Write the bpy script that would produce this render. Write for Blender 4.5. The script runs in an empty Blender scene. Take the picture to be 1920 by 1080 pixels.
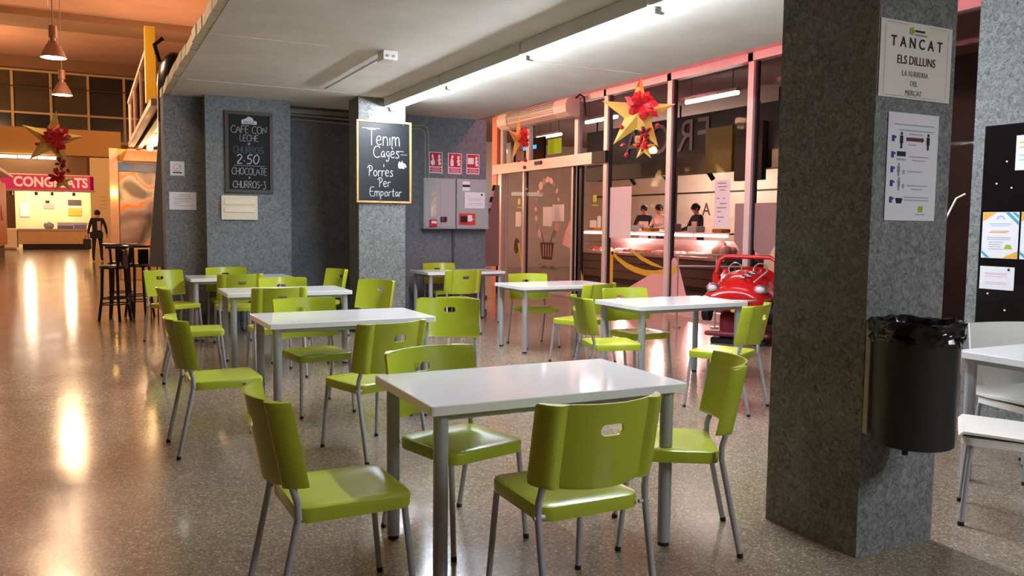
import bpy, bmesh, math, random
from mathutils import Vector, Matrix
random.seed(7)
SC = bpy.context.scene
COL = SC.collection
PI = math.pi

# ------------------------------------------------------------------ camera
def make_camera():
    f, yaw, pit, rol, H = 1548.6, .4719, .0780, .0109, 1.427
    cy, sy, cp, sp = math.cos(yaw), math.sin(yaw), math.cos(pit), math.sin(pit)
    fw = Vector((sy * cp, cy * cp, -sp)); rt = Vector((cy, -sy, 0)); up = rt.cross(fw)
    r = math.cos(rol) * rt + math.sin(rol) * up
    u = -math.sin(rol) * rt + math.cos(rol) * up
    cam = bpy.data.cameras.new('camera'); cam.sensor_width = 36; cam.lens = f / 1920 * 36
    cam.clip_end = 300
    o = bpy.data.objects.new('camera', cam); COL.objects.link(o)
    m = Matrix((r, u, -fw)).transposed().to_4x4(); m.translation = (0, 0, H)
    o.matrix_world = m
    SC.camera = o
make_camera()

# ------------------------------------------------------------------ world, exposure
W = bpy.data.worlds.new('world'); SC.world = W; W.use_nodes = True
W.node_tree.nodes['Background'].inputs[0].default_value = (.55, .52, .5, 1)
W.node_tree.nodes['Background'].inputs[1].default_value = .09
SC.view_settings.view_transform = 'Standard'; SC.view_settings.look = 'None'
SC.view_settings.gamma = 1; SC.view_settings.use_curve_mapping = False
SC.view_settings.exposure = 0.24
TUBE = 165.0        # emission of the cafe's fluorescent tubes
PINK = 85.0        # emission of the assumed pink tubes over the shop aisle
HALL = 200         # watts of the hall's pendant lamps

# ------------------------------------------------------------------ materials
def lin(h):
    if isinstance(h, str):
        h = h.lstrip('#'); c = [int(h[i:i + 2], 16) / 255 for i in (0, 2, 4)]
    else: c = h
    return tuple(x / 12.92 if x <= .04045 else ((x + .055) / 1.055) ** 2.4 for x in c) + (1,)
MATS = {}
def mat(name, col, rough=.5, metal=0, emit=0, ecol=None, noise=0, nscale=8, bump=0, bscale=60, spec=.5, coat=0):
    if name in MATS: return MATS[name]
    m = bpy.data.materials.new(name); m.use_nodes = True; nt = m.node_tree; b = nt.nodes['Principled BSDF']
    c = lin(col); b.inputs['Base Color'].default_value = c; b.inputs['Roughness'].default_value = rough
    b.inputs['Metallic'].default_value = metal; b.inputs['Specular IOR Level'].default_value = spec
    b.inputs['Coat Weight'].default_value = coat
    tc = None
    if noise or bump:
        tc = nt.nodes.new('ShaderNodeTexCoord')
    if noise:
        n = nt.nodes.new('ShaderNodeTexNoise'); n.inputs['Scale'].default_value = nscale; n.inputs['Detail'].default_value = 5
        nt.links.new(tc.outputs['Object'], n.inputs['Vector'])
        r = nt.nodes.new('ShaderNodeValToRGB')
        r.color_ramp.elements[0].position = .3; r.color_ramp.elements[1].position = .7
        r.color_ramp.elements[0].color = tuple(x * (1 - noise) for x in c[:3]) + (1,)
        r.color_ramp.elements[1].color = tuple(min(1, x * (1 + noise)) for x in c[:3]) + (1,)
        nt.links.new(n.outputs['Fac'], r.inputs[0]); nt.links.new(r.outputs[0], b.inputs['Base Color'])
    if bump:
        n2 = nt.nodes.new('ShaderNodeTexNoise'); n2.inputs['Scale'].default_value = bscale; n2.inputs['Detail'].default_value = 4
        nt.links.new(tc.outputs['Object'], n2.inputs['Vector'])
        bp = nt.nodes.new('ShaderNodeBump'); bp.inputs['Strength'].default_value = bump; bp.inputs['Distance'].default_value = .01
        nt.links.new(n2.outputs['Fac'], bp.inputs['Height']); nt.links.new(bp.outputs[0], b.inputs['Normal'])
    if emit:
        b.inputs['Emission Color'].default_value = lin(ecol or col); b.inputs['Emission Strength'].default_value = emit
    MATS[name] = m; return m

def mat_floor():
    m = bpy.data.materials.new('terrazzo'); m.use_nodes = True; nt = m.node_tree; b = nt.nodes['Principled BSDF']
    tc = nt.nodes.new('ShaderNodeTexCoord')
    def vor(scale):
        v = nt.nodes.new('ShaderNodeTexVoronoi'); v.inputs['Scale'].default_value = scale
        nt.links.new(tc.outputs['Object'], v.inputs['Vector']); return v
    v = vor(120); v2 = vor(46)
    r = nt.nodes.new('ShaderNodeValToRGB'); r.color_ramp.interpolation = 'CONSTANT'
    e = r.color_ramp.elements
    e[0].position = 0; e[0].color = lin('#776a5a'); e[1].position = .16; e[1].color = lin('#82755f')
    for p, c in ((.45, '#8b7e6c'), (.66, '#7b6e5c'), (.8, '#978b7a'), (.93, '#aea392')):
        q = e.new(p); q.color = lin(c)
    s = nt.nodes.new('ShaderNodeSeparateColor'); nt.links.new(v.outputs['Color'], s.inputs[0]); nt.links.new(s.outputs[0], r.inputs[0])
    s2 = nt.nodes.new('ShaderNodeSeparateColor'); nt.links.new(v2.outputs['Color'], s2.inputs[0])
    r2 = nt.nodes.new('ShaderNodeValToRGB'); r2.color_ramp.interpolation = 'CONSTANT'
    e2 = r2.color_ramp.elements; e2[0].color = (.9, .89, .88, 1); e2[1].position = .3; e2[1].color = (1, 1, 1, 1)
    q = e2.new(.85); q.color = (1.12, 1.1, 1.08, 1)
    nt.links.new(s2.outputs[1], r2.inputs[0])
    mx = nt.nodes.new('ShaderNodeMix'); mx.data_type = 'RGBA'; mx.blend_type = 'MULTIPLY'; mx.inputs[0].default_value = 1
    nt.links.new(r.outputs[0], mx.inputs[6]); nt.links.new(r2.outputs[0], mx.inputs[7])
    n = nt.nodes.new('ShaderNodeTexNoise'); n.inputs['Scale'].default_value = .8; n.inputs['Detail'].default_value = 4
    nt.links.new(tc.outputs['Object'], n.inputs['Vector'])
    mr = nt.nodes.new('ShaderNodeMapRange'); mr.inputs['To Min'].default_value = .82; mr.inputs['To Max'].default_value = 1.15
    nt.links.new(n.outputs['Fac'], mr.inputs[0])
    mx2 = nt.nodes.new('ShaderNodeMix'); mx2.data_type = 'RGBA'; mx2.blend_type = 'MULTIPLY'; mx2.inputs[0].default_value = 1
    nt.links.new(mx.outputs[2], mx2.inputs[6]); nt.links.new(mr.outputs[0], mx2.inputs[7])
    nt.links.new(mx2.outputs[2], b.inputs['Base Color'])
    # polished, with dulled patches
    n3 = nt.nodes.new('ShaderNodeTexNoise'); n3.inputs['Scale'].default_value = 1.7; n3.inputs['Detail'].default_value = 3
    nt.links.new(tc.outputs['Object'], n3.inputs['Vector'])
    m3 = nt.nodes.new('ShaderNodeMapRange'); m3.inputs['To Min'].default_value = .10; m3.inputs['To Max'].default_value = .22
    nt.links.new(n3.outputs['Fac'], m3.inputs[0]); nt.links.new(m3.outputs[0], b.inputs['Roughness'])
    b.inputs['Specular IOR Level'].default_value = .6
    bp = nt.nodes.new('ShaderNodeBump'); bp.inputs['Strength'].default_value = .05; bp.inputs['Distance'].default_value = .02
    n4 = nt.nodes.new('ShaderNodeTexNoise'); n4.inputs['Scale'].default_value = 5; nt.links.new(tc.outputs['Object'], n4.inputs['Vector'])
    nt.links.new(n4.outputs['Fac'], bp.inputs['Height']); nt.links.new(bp.outputs[0], b.inputs['Normal'])
    return m

def mat_concrete(name, dark, light, scale=26, bump=.5):
    m = bpy.data.materials.new(name); m.use_nodes = True; nt = m.node_tree; b = nt.nodes['Principled BSDF']
    tc = nt.nodes.new('ShaderNodeTexCoord')
    n = nt.nodes.new('ShaderNodeTexNoise'); n.inputs['Scale'].default_value = scale; n.inputs['Detail'].default_value = 9; n.inputs['Roughness'].default_value = .72
    n.inputs['Distortion'].default_value = 1.4
    nt.links.new(tc.outputs['Object'], n.inputs['Vector'])
    r = nt.nodes.new('ShaderNodeValToRGB'); e = r.color_ramp.elements
    e[0].position = .36; e[0].color = lin(dark); e[1].position = .62; e[1].color = lin(light)
    nt.links.new(n.outputs['Fac'], r.inputs[0])
    n2 = nt.nodes.new('ShaderNodeTexNoise'); n2.inputs['Scale'].default_value = 1.3; n2.inputs['Detail'].default_value = 3
    nt.links.new(tc.outputs['Object'], n2.inputs['Vector'])
    mr = nt.nodes.new('ShaderNodeMapRange'); mr.inputs['To Min'].default_value = .8; mr.inputs['To Max'].default_value = 1.2
    nt.links.new(n2.outputs['Fac'], mr.inputs[0])
    mx = nt.nodes.new('ShaderNodeMix'); mx.data_type = 'RGBA'; mx.blend_type = 'MULTIPLY'; mx.inputs[0].default_value = 1
    nt.links.new(r.outputs[0], mx.inputs[6]); nt.links.new(mr.outputs[0], mx.inputs[7])
    # pits
    v = nt.nodes.new('ShaderNodeTexVoronoi'); v.inputs['Scale'].default_value = 7; nt.links.new(tc.outputs['Object'], v.inputs['Vector'])
    rp = nt.nodes.new('ShaderNodeValToRGB'); ep = rp.color_ramp.elements
    ep[0].position = .04; ep[0].color = (.25, .25, .25, 1); ep[1].position = .09; ep[1].color = (1, 1, 1, 1)
    nt.links.new(v.outputs['Distance'], rp.inputs[0])
    mx2 = nt.nodes.new('ShaderNodeMix'); mx2.data_type = 'RGBA'; mx2.blend_type = 'MULTIPLY'; mx2.inputs[0].default_value = .8
    nt.links.new(mx.outputs[2], mx2.inputs[6]); nt.links.new(rp.outputs[0], mx2.inputs[7])
    nt.links.new(mx2.outputs[2], b.inputs['Base Color'])
    b.inputs['Roughness'].default_value = .9
    bp = nt.nodes.new('ShaderNodeBump'); bp.inputs['Strength'].default_value = bump; bp.inputs['Distance'].default_value = .012
    nt.links.new(n.outputs['Fac'], bp.inputs['Height']); nt.links.new(bp.outputs[0], b.inputs['Normal'])
    MATS[name] = m; return m

def mat_glass(name, tint=(1, 1, 1), refl=.12):
    m = bpy.data.materials.new(name); m.use_nodes = True; nt = m.node_tree; nt.nodes.clear()
    o = nt.nodes.new('ShaderNodeOutputMaterial'); t = nt.nodes.new('ShaderNodeBsdfTransparent'); t.inputs[0].default_value = tint + (1,)
    g = nt.nodes.new('ShaderNodeBsdfGlossy'); g.inputs['Roughness'].default_value = .02
    fr = nt.nodes.new('ShaderNodeLayerWeight'); fr.inputs[0].default_value = refl
    mx = nt.nodes.new('ShaderNodeMixShader'); nt.links.new(fr.outputs['Fresnel'], mx.inputs[0])
    nt.links.new(t.outputs[0], mx.inputs[1]); nt.links.new(g.outputs[0], mx.inputs[2]); nt.links.new(mx.outputs[0], o.inputs[0])
    MATS[name] = m; return m

def mat_banner():
    # flat print: greyed pink and orange shapes of fish on ice
    m = bpy.data.materials.new('fish_print'); m.use_nodes = True; nt = m.node_tree; b = nt.nodes['Principled BSDF']
    tc = nt.nodes.new('ShaderNodeTexCoord'); n = nt.nodes.new('ShaderNodeTexNoise')
    n.inputs['Scale'].default_value = 1.25; n.inputs['Detail'].default_value = 1.5; n.inputs['Distortion'].default_value = .6
    nt.links.new(tc.outputs['Object'], n.inputs['Vector'])
    r = nt.nodes.new('ShaderNodeValToRGB'); e = r.color_ramp.elements; r.color_ramp.interpolation = 'EASE'
    e[0].position = .3; e[0].color = lin('#3b363b'); e[1].position = .42; e[1].color = lin('#7d6664')
    for p, c in ((.5, '#9a8a86'), (.55, '#d8702a'), (.6, '#a99a92'), (.7, '#625450')):
        q = e.new(p); q.color = lin(c)
    nt.links.new(n.outputs['Fac'], r.inputs[0]); nt.links.new(r.outputs[0], b.inputs['Base Color']); b.inputs['Roughness'].default_value = .5
    return m

M_floor = mat_floor()
M_conc = mat_concrete('bush_hammered_concrete', '#525759', '#7e8486', 24, .5)
M_concd = mat_concrete('painted_dark_concrete', '#565b60', '#6d7277', 14, .3)
M_pillar = mat_concrete('pillar_concrete', '#525452', '#8d908d', 30, .6)
M_ceil = mat('painted_ceiling', '#c9c6bd', .8, noise=.06, nscale=2.2, bump=.25, bscale=9)
M_ceile = mat('ceiling_edge_paint', '#cbc3ae', .8, noise=.15, nscale=9)
M_green = mat('lime_plastic', '#a7b42e', .27, noise=.05, nscale=3, spec=.5)
M_grey = mat('grey_metal_paint', '#a4a6aa', .4, metal=.15)
M_white = mat('white_laminate', '#e4e6e5', .09, spec=.55)
M_whitep = mat('white_plastic', '#e4e2da', .4)
M_black = mat('black_rubber', '#0f0f10', .6)
M_blackp = mat('black_paint', '#101013', .3)
M_tube = mat('lit_tube', '#ffffff', .5, emit=TUBE, ecol='#ecf3ff')
M_batten = mat('batten_white', '#d4d3cd', .5)
M_paper = mat('paper', '#d9d8dc', .75)
M_paperw = mat('warm_paper', '#d6d2c6', .75)
M_ink = mat('black_ink', '#17171b', .8)
M_grayink = mat('grey_ink', '#85858d', .8)
M_chalk = mat('chalk', '#b9bdc0', .9)
M_slate = mat('slate_board', '#0d1016', .42, noise=.2, nscale=4)
M_slate2 = mat('black_board', '#070708', .6, spec=.25)
M_pine = mat('pine_frame', '#c69a5c', .5, noise=.2, nscale=14)
M_walnut = mat('dark_wood', '#3a2d24', .55, noise=.2, nscale=14)
M_red = mat('sign_red', '#b0182c', .5)
M_cab = mat('cabinet_grey', '#9a9e9f', .4)
M_alu = mat('pale_frame', '#d2cbc9', .38, metal=.15)
M_alud = mat('dark_frame', '#2c2a2c', .5)
M_gold = mat('gold_card', '#d2aa52', .42, metal=.1, noise=.1, nscale=6)
M_petal = mat('red_petal', '#b5121a', .45)
M_bead = mat('red_bead', '#a50d18', .12, coat=.5)
M_glass = mat_glass('shop_glass', (.9, .86, .85), .05)
M_glass2 = mat_glass('clear_glass', (.95, .95, .95), .08)
M_string = mat('nylon_string', '#8d8a84', .6)

# ------------------------------------------------------------------ mesh helpers
class MB:
    def __init__(s): s.v = []; s.f = []; s.sm = []
    def add(s, vs, fs, smooth=False):
        o = len(s.v); s.v += [tuple(v) for v in vs]
        for f in fs: s.f.append(tuple(i + o for i in f)); s.sm.append(smooth)
        return s
    def box(s, a, b, M=None):
        x0, y0, z0 = a; x1, y1, z1 = b
        vs = [Vector(p) for p in ((x0, y0, z0), (x1, y0, z0), (x1, y1, z0), (x0, y1, z0), (x0, y0, z1), (x1, y0, z1), (x1, y1, z1), (x0, y1, z1))]
        if M: vs = [M @ v for v in vs]
        return s.add(vs, [(0, 3, 2, 1), (4, 5, 6, 7), (0, 1, 5, 4), (1, 2, 6, 5), (2, 3, 7, 6), (3, 0, 4, 7)])
    def bbox(s, a, b, r=.01, M=None):          # box with chamfered edges
        bm = bmesh.new(); bmesh.ops.create_cube(bm, size=1)
        c = [(a[i] + b[i]) / 2 for i in range(3)]; d = [b[i] - a[i] for i in range(3)]
        for v in bm.verts: v.co = Vector([c[i] + v.co[i] * d[i] for i in range(3)])
        bmesh.ops.bevel(bm, geom=list(bm.edges), offset=min(r, min(d) * .45), segments=2, profile=.6, affect='EDGES')
        bm.verts.ensure_lookup_table(); bm.verts.index_update()
        vs = [v.co.copy() for v in bm.verts]
        if M: vs = [M @ v for v in vs]
        s.add(vs, [tuple(v.index for v in f.verts) for f in bm.faces]); bm.free(); return s
    def cyl(s, p0, p1, r0, r1=None, n=12, caps=True, smooth=True):
        return s.tube([p0, p1], [r0, r0 if r1 is None else r1], n, caps, smooth)
    def tube(s, path, r, n=10, caps=True, smooth=True):
        P = [Vector(p) for p in path]; k = len(P)
        R = r if isinstance(r, (list, tuple)) else [r] * k
        vs = []; prev = None
        for i in range(k):
            t = (P[min(i + 1, k - 1)] - P[max(i - 1, 0)]).normalized()
            if prev is None:
                a = Vector((0, 0, 1)) if abs(t.z) < .9 else Vector((1, 0, 0)); x = t.cross(a).normalized()
            else: x = (prev - t * prev.dot(t)).normalized()
            prev = x; y = t.cross(x)
            for j in range(n):
                a = 2 * PI * j / n; vs.append(P[i] + R[i] * (math.cos(a) * x + math.sin(a) * y))
        fs = [(i * n + j, i * n + (j + 1) % n, (i + 1) * n + (j + 1) % n, (i + 1) * n + j) for i in range(k - 1) for j in range(n)]
        s.add(vs, fs, smooth)
        if caps:
            s.add(vs[:n][::-1], [tuple(range(n))]); s.add(vs[-n:], [tuple(range(n))])
        return s
    def lathe(s, prof, n=20, c=(0, 0, 0), M=None, smooth=True, a0=0, a1=2 * PI):
        full = abs(a1 - a0 - 2 * PI) < 1e-6; m = n if full else n + 1
        vs = []
        for r, z in prof:
            for j in range(m):
                a = a0 + (a1 - a0) * j / n; vs.append(Vector((c[0] + r * math.cos(a), c[1] + r * math.sin(a), c[2] + z)))
        if M: vs = [M @ v for v in vs]
        fs = []
        for i in range(len(prof) - 1):
            for j in range(n):
                j2 = (j + 1) % m if full else j + 1
                fs.append((i * m + j, i * m + j2, (i + 1) * m + j2, (i + 1) * m + j))
        return s.add(vs, fs, smooth)
    def prism(s, poly, z0, z1, M=None, smooth=False):   # polygon in xy extruded along z
        n = len(poly); vs = [Vector((p[0], p[1], z0)) for p in poly] + [Vector((p[0], p[1], z1)) for p in poly]
        if M: vs = [M @ v for v in vs]
        s.add(vs, [tuple(range(n - 1, -1, -1)), tuple(range(n, 2 * n))] )
        return s.add(vs, [(i, (i + 1) % n, n + (i + 1) % n, n + i) for i in range(n)], smooth)
    def sphere(s, c, r, n=12, m=8, sc=(1, 1, 1), M=None):
        prof = []
        vs = []
        for i in range(m + 1):
            t = PI * i / m
            for j in range(n):
                a = 2 * PI * j / n
                vs.append(Vector((c[0] + sc[0] * r * math.sin(t) * math.cos(a), c[1] + sc[1] * r * math.sin(t) * math.sin(a), c[2] - sc[2] * r * math.cos(t))))
        if M: vs = [M @ v for v in vs]
        return s.add(vs, [(i * n + j, i * n + (j + 1) % n, (i + 1) * n + (j + 1) % n, (i + 1) * n + j) for i in range(m) for j in range(n)], True)
    def loft(s, rings, caps=True, smooth=True):
        n = len(rings[0]); vs = [Vector(p) for r in rings for p in r]
        fs = [(i * n + j, i * n + (j + 1) % n, (i + 1) * n + (j + 1) % n, (i + 1) * n + j) for i in range(len(rings) - 1) for j in range(n)]
        s.add(vs, fs, smooth)
        if caps:
            s.add([Vector(p) for p in rings[0]][::-1], [tuple(range(n))]); s.add([Vector(p) for p in rings[-1]], [tuple(range(n))])
        return s
    def mesh(s, name):
        me = bpy.data.meshes.new(name); me.from_pydata(s.v, [], s.f)
        me.polygons.foreach_set('use_smooth', s.sm)
        bm = bmesh.new(); bm.from_mesh(me); bmesh.ops.remove_doubles(bm, verts=bm.verts, dist=1e-5)
        bmesh.ops.recalc_face_normals(bm, faces=bm.faces); bm.to_mesh(me); bm.free()
        if any(s.sm): me.set_sharp_from_angle(angle=math.radians(42))
        me.update(); return me
    def build(s, name, m, parent=None, loc=None, rot=None):
        me = s.mesh(name); me.materials.append(m)
        o = bpy.data.objects.new(name, me); COL.objects.link(o)
        if parent: o.parent = parent
        if loc: o.location = loc
        if rot: o.rotation_euler = rot
        return o
def tag(o, label=None, cat=None, group=None, kind=None):
    if label: o['label'] = label
    if cat: o['category'] = cat
    if group: o['group'] = group
    if kind: o['kind'] = kind
    return o
def thing(name, label, cat, loc=(0, 0, 0), rz=0, group=None, scale=None):
    o = bpy.data.objects.new(name, None); COL.objects.link(o); o.location = loc; o.rotation_euler = (0, 0, rz)
    o.empty_display_size = .1
    if scale: o.scale = (scale,) * 3
    return tag(o, label, cat, group)
def struct(o, label=None): return tag(o, label=label, kind='structure')
def kids(o): return [c for c in bpy.data.objects if c.parent == o]
def dup(o, parent=None):
    c = o.copy(); COL.objects.link(c)
    if parent: c.parent = parent
    for k in CH.get(o.name, kids(o)): dup(k, c)
    return c
CH = {}
def rrect(w, d, r, n=5, cx=0, cy=0):
    pts = []
    for sx, sy, a in ((1, 1, 0), (-1, 1, 90), (-1, -1, 180), (1, -1, 270)):
        for i in range(n + 1):
            t = math.radians(a + 90 * i / n); pts.append((cx + sx * (w - r) + r * math.cos(t), cy + sy * (d - r) + r * math.sin(t)))
    return pts
# frame matrices: local x = along, local y = up, local z = out of the surface
def face_my(x, y, z):     # plane facing -Y, origin at (x,y,z): x->+X, y->+Z, z->-Y
    return Matrix(((1, 0, 0, x), (0, 0, -1, y), (0, 1, 0, z), (0, 0, 0, 1)))
def face_mx(x, y, z):     # plane facing -X: x-> -Y, y-> +Z, z-> -X
    return Matrix(((0, 0, -1, x), (-1, 0, 0, y), (0, 1, 0, z), (0, 0, 0, 1)))
def flat(M, x0, y0, x1, y1, name, m, parent=None, t0=.0, t1=.002):
    return MB().box((x0, y0, t0), (x1, y1, t1), M).build(name, m, parent)
TEXTS = []
def text(s, size, M, name, m, parent, z=.003, align='CENTER', sx=1, mirror=False, bold=0.0):
    cu = bpy.data.curves.new(name, 'FONT'); cu.body = s; cu.size = size; cu.align_x = align; cu.align_y = 'CENTER'; cu.extrude = .0006; cu.offset = bold
    cu.resolution_u = 3
    o = bpy.data.objects.new(name, cu); COL.objects.link(o)
    TEXTS.append((o, M @ Matrix.Translation((0, 0, z)) @ Matrix.Diagonal((-sx if mirror else sx, 1, 1, 1)), name, m, parent))
def flush_text():
    bpy.context.view_layer.update(); dg = bpy.context.evaluated_depsgraph_get()
    for o, M, name, m, parent in TEXTS:
        me = bpy.data.meshes.new_from_object(o.evaluated_get(dg)); me.transform(M); me.materials.clear(); me.materials.append(m); me.name = name
        n = bpy.data.objects.new(name, me); COL.objects.link(n)
        if parent: n.parent = parent
    for t in TEXTS: bpy.data.objects.remove(t[0])
    TEXTS.clear()
def solid(mb, name):     # temporary mesh object for boolean work
    o = bpy.data.objects.new(name, mb.mesh(name)); COL.objects.link(o); return o
def cut(mb, cutter, name):
    a = solid(mb, 'tmp_a'); b = solid(cutter, 'tmp_b')
    md = a.modifiers.new('b', 'BOOLEAN'); md.operation = 'DIFFERENCE'; md.object = b; md.solver = 'EXACT'
    bpy.context.view_layer.update(); dg = bpy.context.evaluated_depsgraph_get()
    me = bpy.data.meshes.new_from_object(a.evaluated_get(dg)); me.name = name
    bpy.data.objects.remove(a); bpy.data.objects.remove(b); return me
def obj(name, me, m, parent=None):
    me.materials.clear(); me.materials.append(m); o = bpy.data.objects.new(name, me); COL.objects.link(o)
    if parent: o.parent = parent
    return o

# ================================================================== THE ROOM
CZ = 3.0            # cafe ceiling
GX = 8.35           # shop glazing plane
struct(MB().box((-14, -4, -.2), (24, 56, 0)).build('floor', M_floor), 'polished brown terrazzo floor of the market hall')
# cafe ceiling slab with a pale edge band
cs = MB().box((.93, -3.5, CZ), (5.3, 11.9, CZ + .11)).build('ceiling', M_ceil); struct(cs, 'low off-white ceiling slab over the cafe tables')
eb = MB()
prev = None
for i in range(48):      # chipped outer edge
    y0 = -3.5 + i * .32; y1 = y0 + .32; d = random.uniform(-.012, .012)
    eb.box((.86 + d, y0, CZ + .0 + random.uniform(0, .012)), (.93, y1, CZ + .11))
eb.build('edge_band', M_ceile, cs)
for k, (x0, x1, y) in enumerate(((.95, 1.95, 7.5), (1.0, 3.0, 10.05), (3.6, 5.2, 7.2))):
    MB().box((x0, y, CZ - .004), (x1, y + .012, CZ)).build('ceiling_seam', M_ceile, cs)

# back wall: piers, recess, column, right wall
struct(MB().box((.86, 11.42, 0), (1.32, 11.9, CZ)).build('wall_pier_outer', M_conc), 'grey concrete pier at the outer edge of the cafe')
struct(MB().box((1.32, 11.13, 0), (2.38, 11.9, CZ)).build('wall_pier_broad', M_conc), 'broad grey concrete pier carrying the menu blackboard')
struct(MB().box((2.38, 11.62, 0), (4.2, 11.9, CZ)).build('wall_back', M_concd), 'dark grey recessed wall between pier and column')
col = MB().box((3.04, 10.25, 0), (3.66, 10.68, CZ)).build('pillar', M_pillar); struct(col, 'pale concrete column holding the pine framed chalkboard')
struct(MB().box((4.0, 11.64, 0), (5.47, 11.9, CZ)).build('wall_right', M_concd), 'grey wall carrying the fire cabinets')
struct(MB().box((4.0, 11.615, 0), (5.49, 11.64, .09)).build('baseboard_right', M_concd))
struct(MB().box((2.38, 11.60, 0), (4.0, 11.62, .09)).build('baseboard_back', M_concd))
pil = MB().box((2.913, 2.412, 0), (3.403, 2.948, CZ)).build('pillar', M_pillar); struct(pil, 'large rough concrete pillar in the right foreground')
pil3 = MB().box((5.3, 2.2, 0), (5.9, 3.59, CZ)).build('pillar', M_pillar); struct(pil3, 'pale concrete pillar at the right edge behind the white table')

# aisle in front of the shop: its higher ceiling and the wall over the glass
M_aisle = mat('aisle_paint', '#c9aaa2', .8, noise=.05)
struct(MB().box((5.3, -3.5, 4.05), (GX + .05, 24, 4.2)).build('ceiling_aisle', M_aisle))
struct(MB().box((GX - .05, -3.5, 3.82), (GX + .15, 17.2, 4.1)).build('wall_above_glass', M_aisle))
struct(MB().box((5.2, -4, CZ + .11), (5.3, 12, 4.2)).build('wall_aisle_upstand', M_aisle))
# market hall shell
M_hallc = mat('hall_ceiling', '#b98f74', .85, noise=.08, nscale=.6)
M_hallb = mat('hall_beam', '#8a6a4d', .85, noise=.1, nscale=.8)
struct(MB().box((-14, -4, 9.8), (5.3, 56, 10)).build('ceiling_hall', M_hallc), 'high market hall ceiling in warm light')
for k, y in enumerate((12, 25.5, 39)):
    struct(MB().box((-14, y, 9.52), (5.3, y + 2.4, 9.8)).build('trim_%d' % (k + 1), M_hallb))
struct(MB().box((-14, -4, 0), (-13.8, 56, 9.8)).build('wall_left', M_hallb))
struct(MB().box((5.2, -4, 4.2), (5.35, 56, 9.8)).build('wall_hall_right', M_hallb))
struct(MB().box((-14, -4.2, 0), (24, -4, 9.8)).build('wall_front', M_hallb))

# far end wall with its window band
M_farw = mat('far_wall', '#7a5a3a', .85)
fw_ = MB().box((-14, 50.2, 0), (5.3, 50.5, 5.5)).box((-14, 50.2, 9.05), (5.3, 50.5, 9.8)).build('wall_far', M_farw); struct(fw_)
M_wf = mat('window_frame_paint', '#a58a5e', .6)
M_wp = mat('old_window_glass', '#3a3018', .22, noise=.35, nscale=.5)
M_wp2 = mat('old_window_glass_dark', '#15100a', .2, noise=.35, nscale=.5)
w1 = MB().box((-14, 50.0, 5.42), (5.3, 50.2, 5.6)).box((-14, 50.0, 8.98), (5.3, 50.2, 9.08)).box((-14, 50.05, 6.83), (5.3, 50.2, 6.93)).build('window_1', M_wf)
struct(w1, 'band of old windows high on the far end wall')
xs = [-5.14 + 1.74 * i for i in range(7)]
for i, x in enumerate(xs):
    MB().box((x - .06, 50.02, 5.5), (x + .06, 50.2, 9.0)).build('mullion', M_wf, w1)
    if i:
        MB().box((xs[i - 1] + .06, 50.22, 6.9), (x - .06, 50.24, 9.0)).build('pane', M_wp if i < 4 else M_wp2, w1)
        MB().box((xs[i - 1] + .06, 50.22, 5.5), (x - .06, 50.24, 6.9)).build('pane', M_wp2 if i != 3 else M_wp, w1)
MB().cyl((-5.2, 49.9, 8.15), (5.2, 49.9, 8.25), .025, n=6).build('rod', M_walnut, w1)

# ================================================================== LIGHTS
def batten(x, y0, y1, z, lit, name, label, group):
    t = thing(name, label, 'lamp', (x, (y0 + y1) / 2, z), 0, group)
    h = (y1 - y0) / 2
    MB().bbox((-.11, -h, -.06), (.045, h, .055), .008).build('housing', M_batten, t)
    MB().loft([[(.005 + .034 * math.cos(PI + PI * i / 12), yy, -.058 + .040 * math.sin(PI + PI * i / 12)) for i in range(13)] for yy in (-h + .03, h - .03)], True).build('tube', M_tube if lit else M_batten, t)
    for s in (-1, 1): MB().bbox((-.03, s * (h - .018) - .012, -.096), (.04, s * (h - .018) + .012, -.05), .006).build('lamp_holder', M_whitep, t)
    return t
seg = [(8.36, 10.22), (6.5, 8.33), (4.64, 6.47), (2.98, 4.61)]
for i, (a, b) in enumerate(seg):
    batten(3.47, a, b, 2.945, True, 'fluorescent_batten', ['lit fluorescent tube touching the pale column', 'lit fluorescent tube, second from the column', 'lit fluorescent tube, third from the column', 'lit fluorescent tube cut off by the top of the photo'][i], 'row of ceiling tubes')
batten(4.3, -1.7, .1, 2.945, True, 'fluorescent_batten', 'lit fluorescent tube behind the camera, right one of the pair', 'tubes outside the photo')  # assumed lamp out of view, lighting the pillar front
batten(3.3, -2.2, -.4, 2.945, True, 'fluorescent_batten', 'lit fluorescent tube behind the camera, left one of the pair', 'tubes outside the photo')  # assumed partner lamp, likewise out of view
# pull cord hanging from the first tube
tag(MB().tube([(3.45, 10.16, 2.86), (3.43, 10.12, 2.8), (3.55, 10.16, 2.72), (3.62, 10.2, 2.66)], .004, 6).build('white_thread', M_string), 'thin white cord from the tube end to the chalkboard', 'cord')
# conduit with a junction box on the ceiling
ct = thing('ceiling_conduit', 'thin conduit with a square junction box under the ceiling', 'conduit', (2.5, 7.5, CZ))
MB().cyl((0, 0, -.02), (0, 2.25, -.02), .012, n=8).build('pipe', M_batten, ct)
jb = MB().bbox((-.07, -.1, -.085), (.07, .08, 0), .008).build('junction_box', M_whitep, ct)
for x in (-.03, .03): MB().cyl((x, -.1, -.05), (x, -.112, -.05), .012, n=8).build('port', M_grey, jb)
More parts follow.
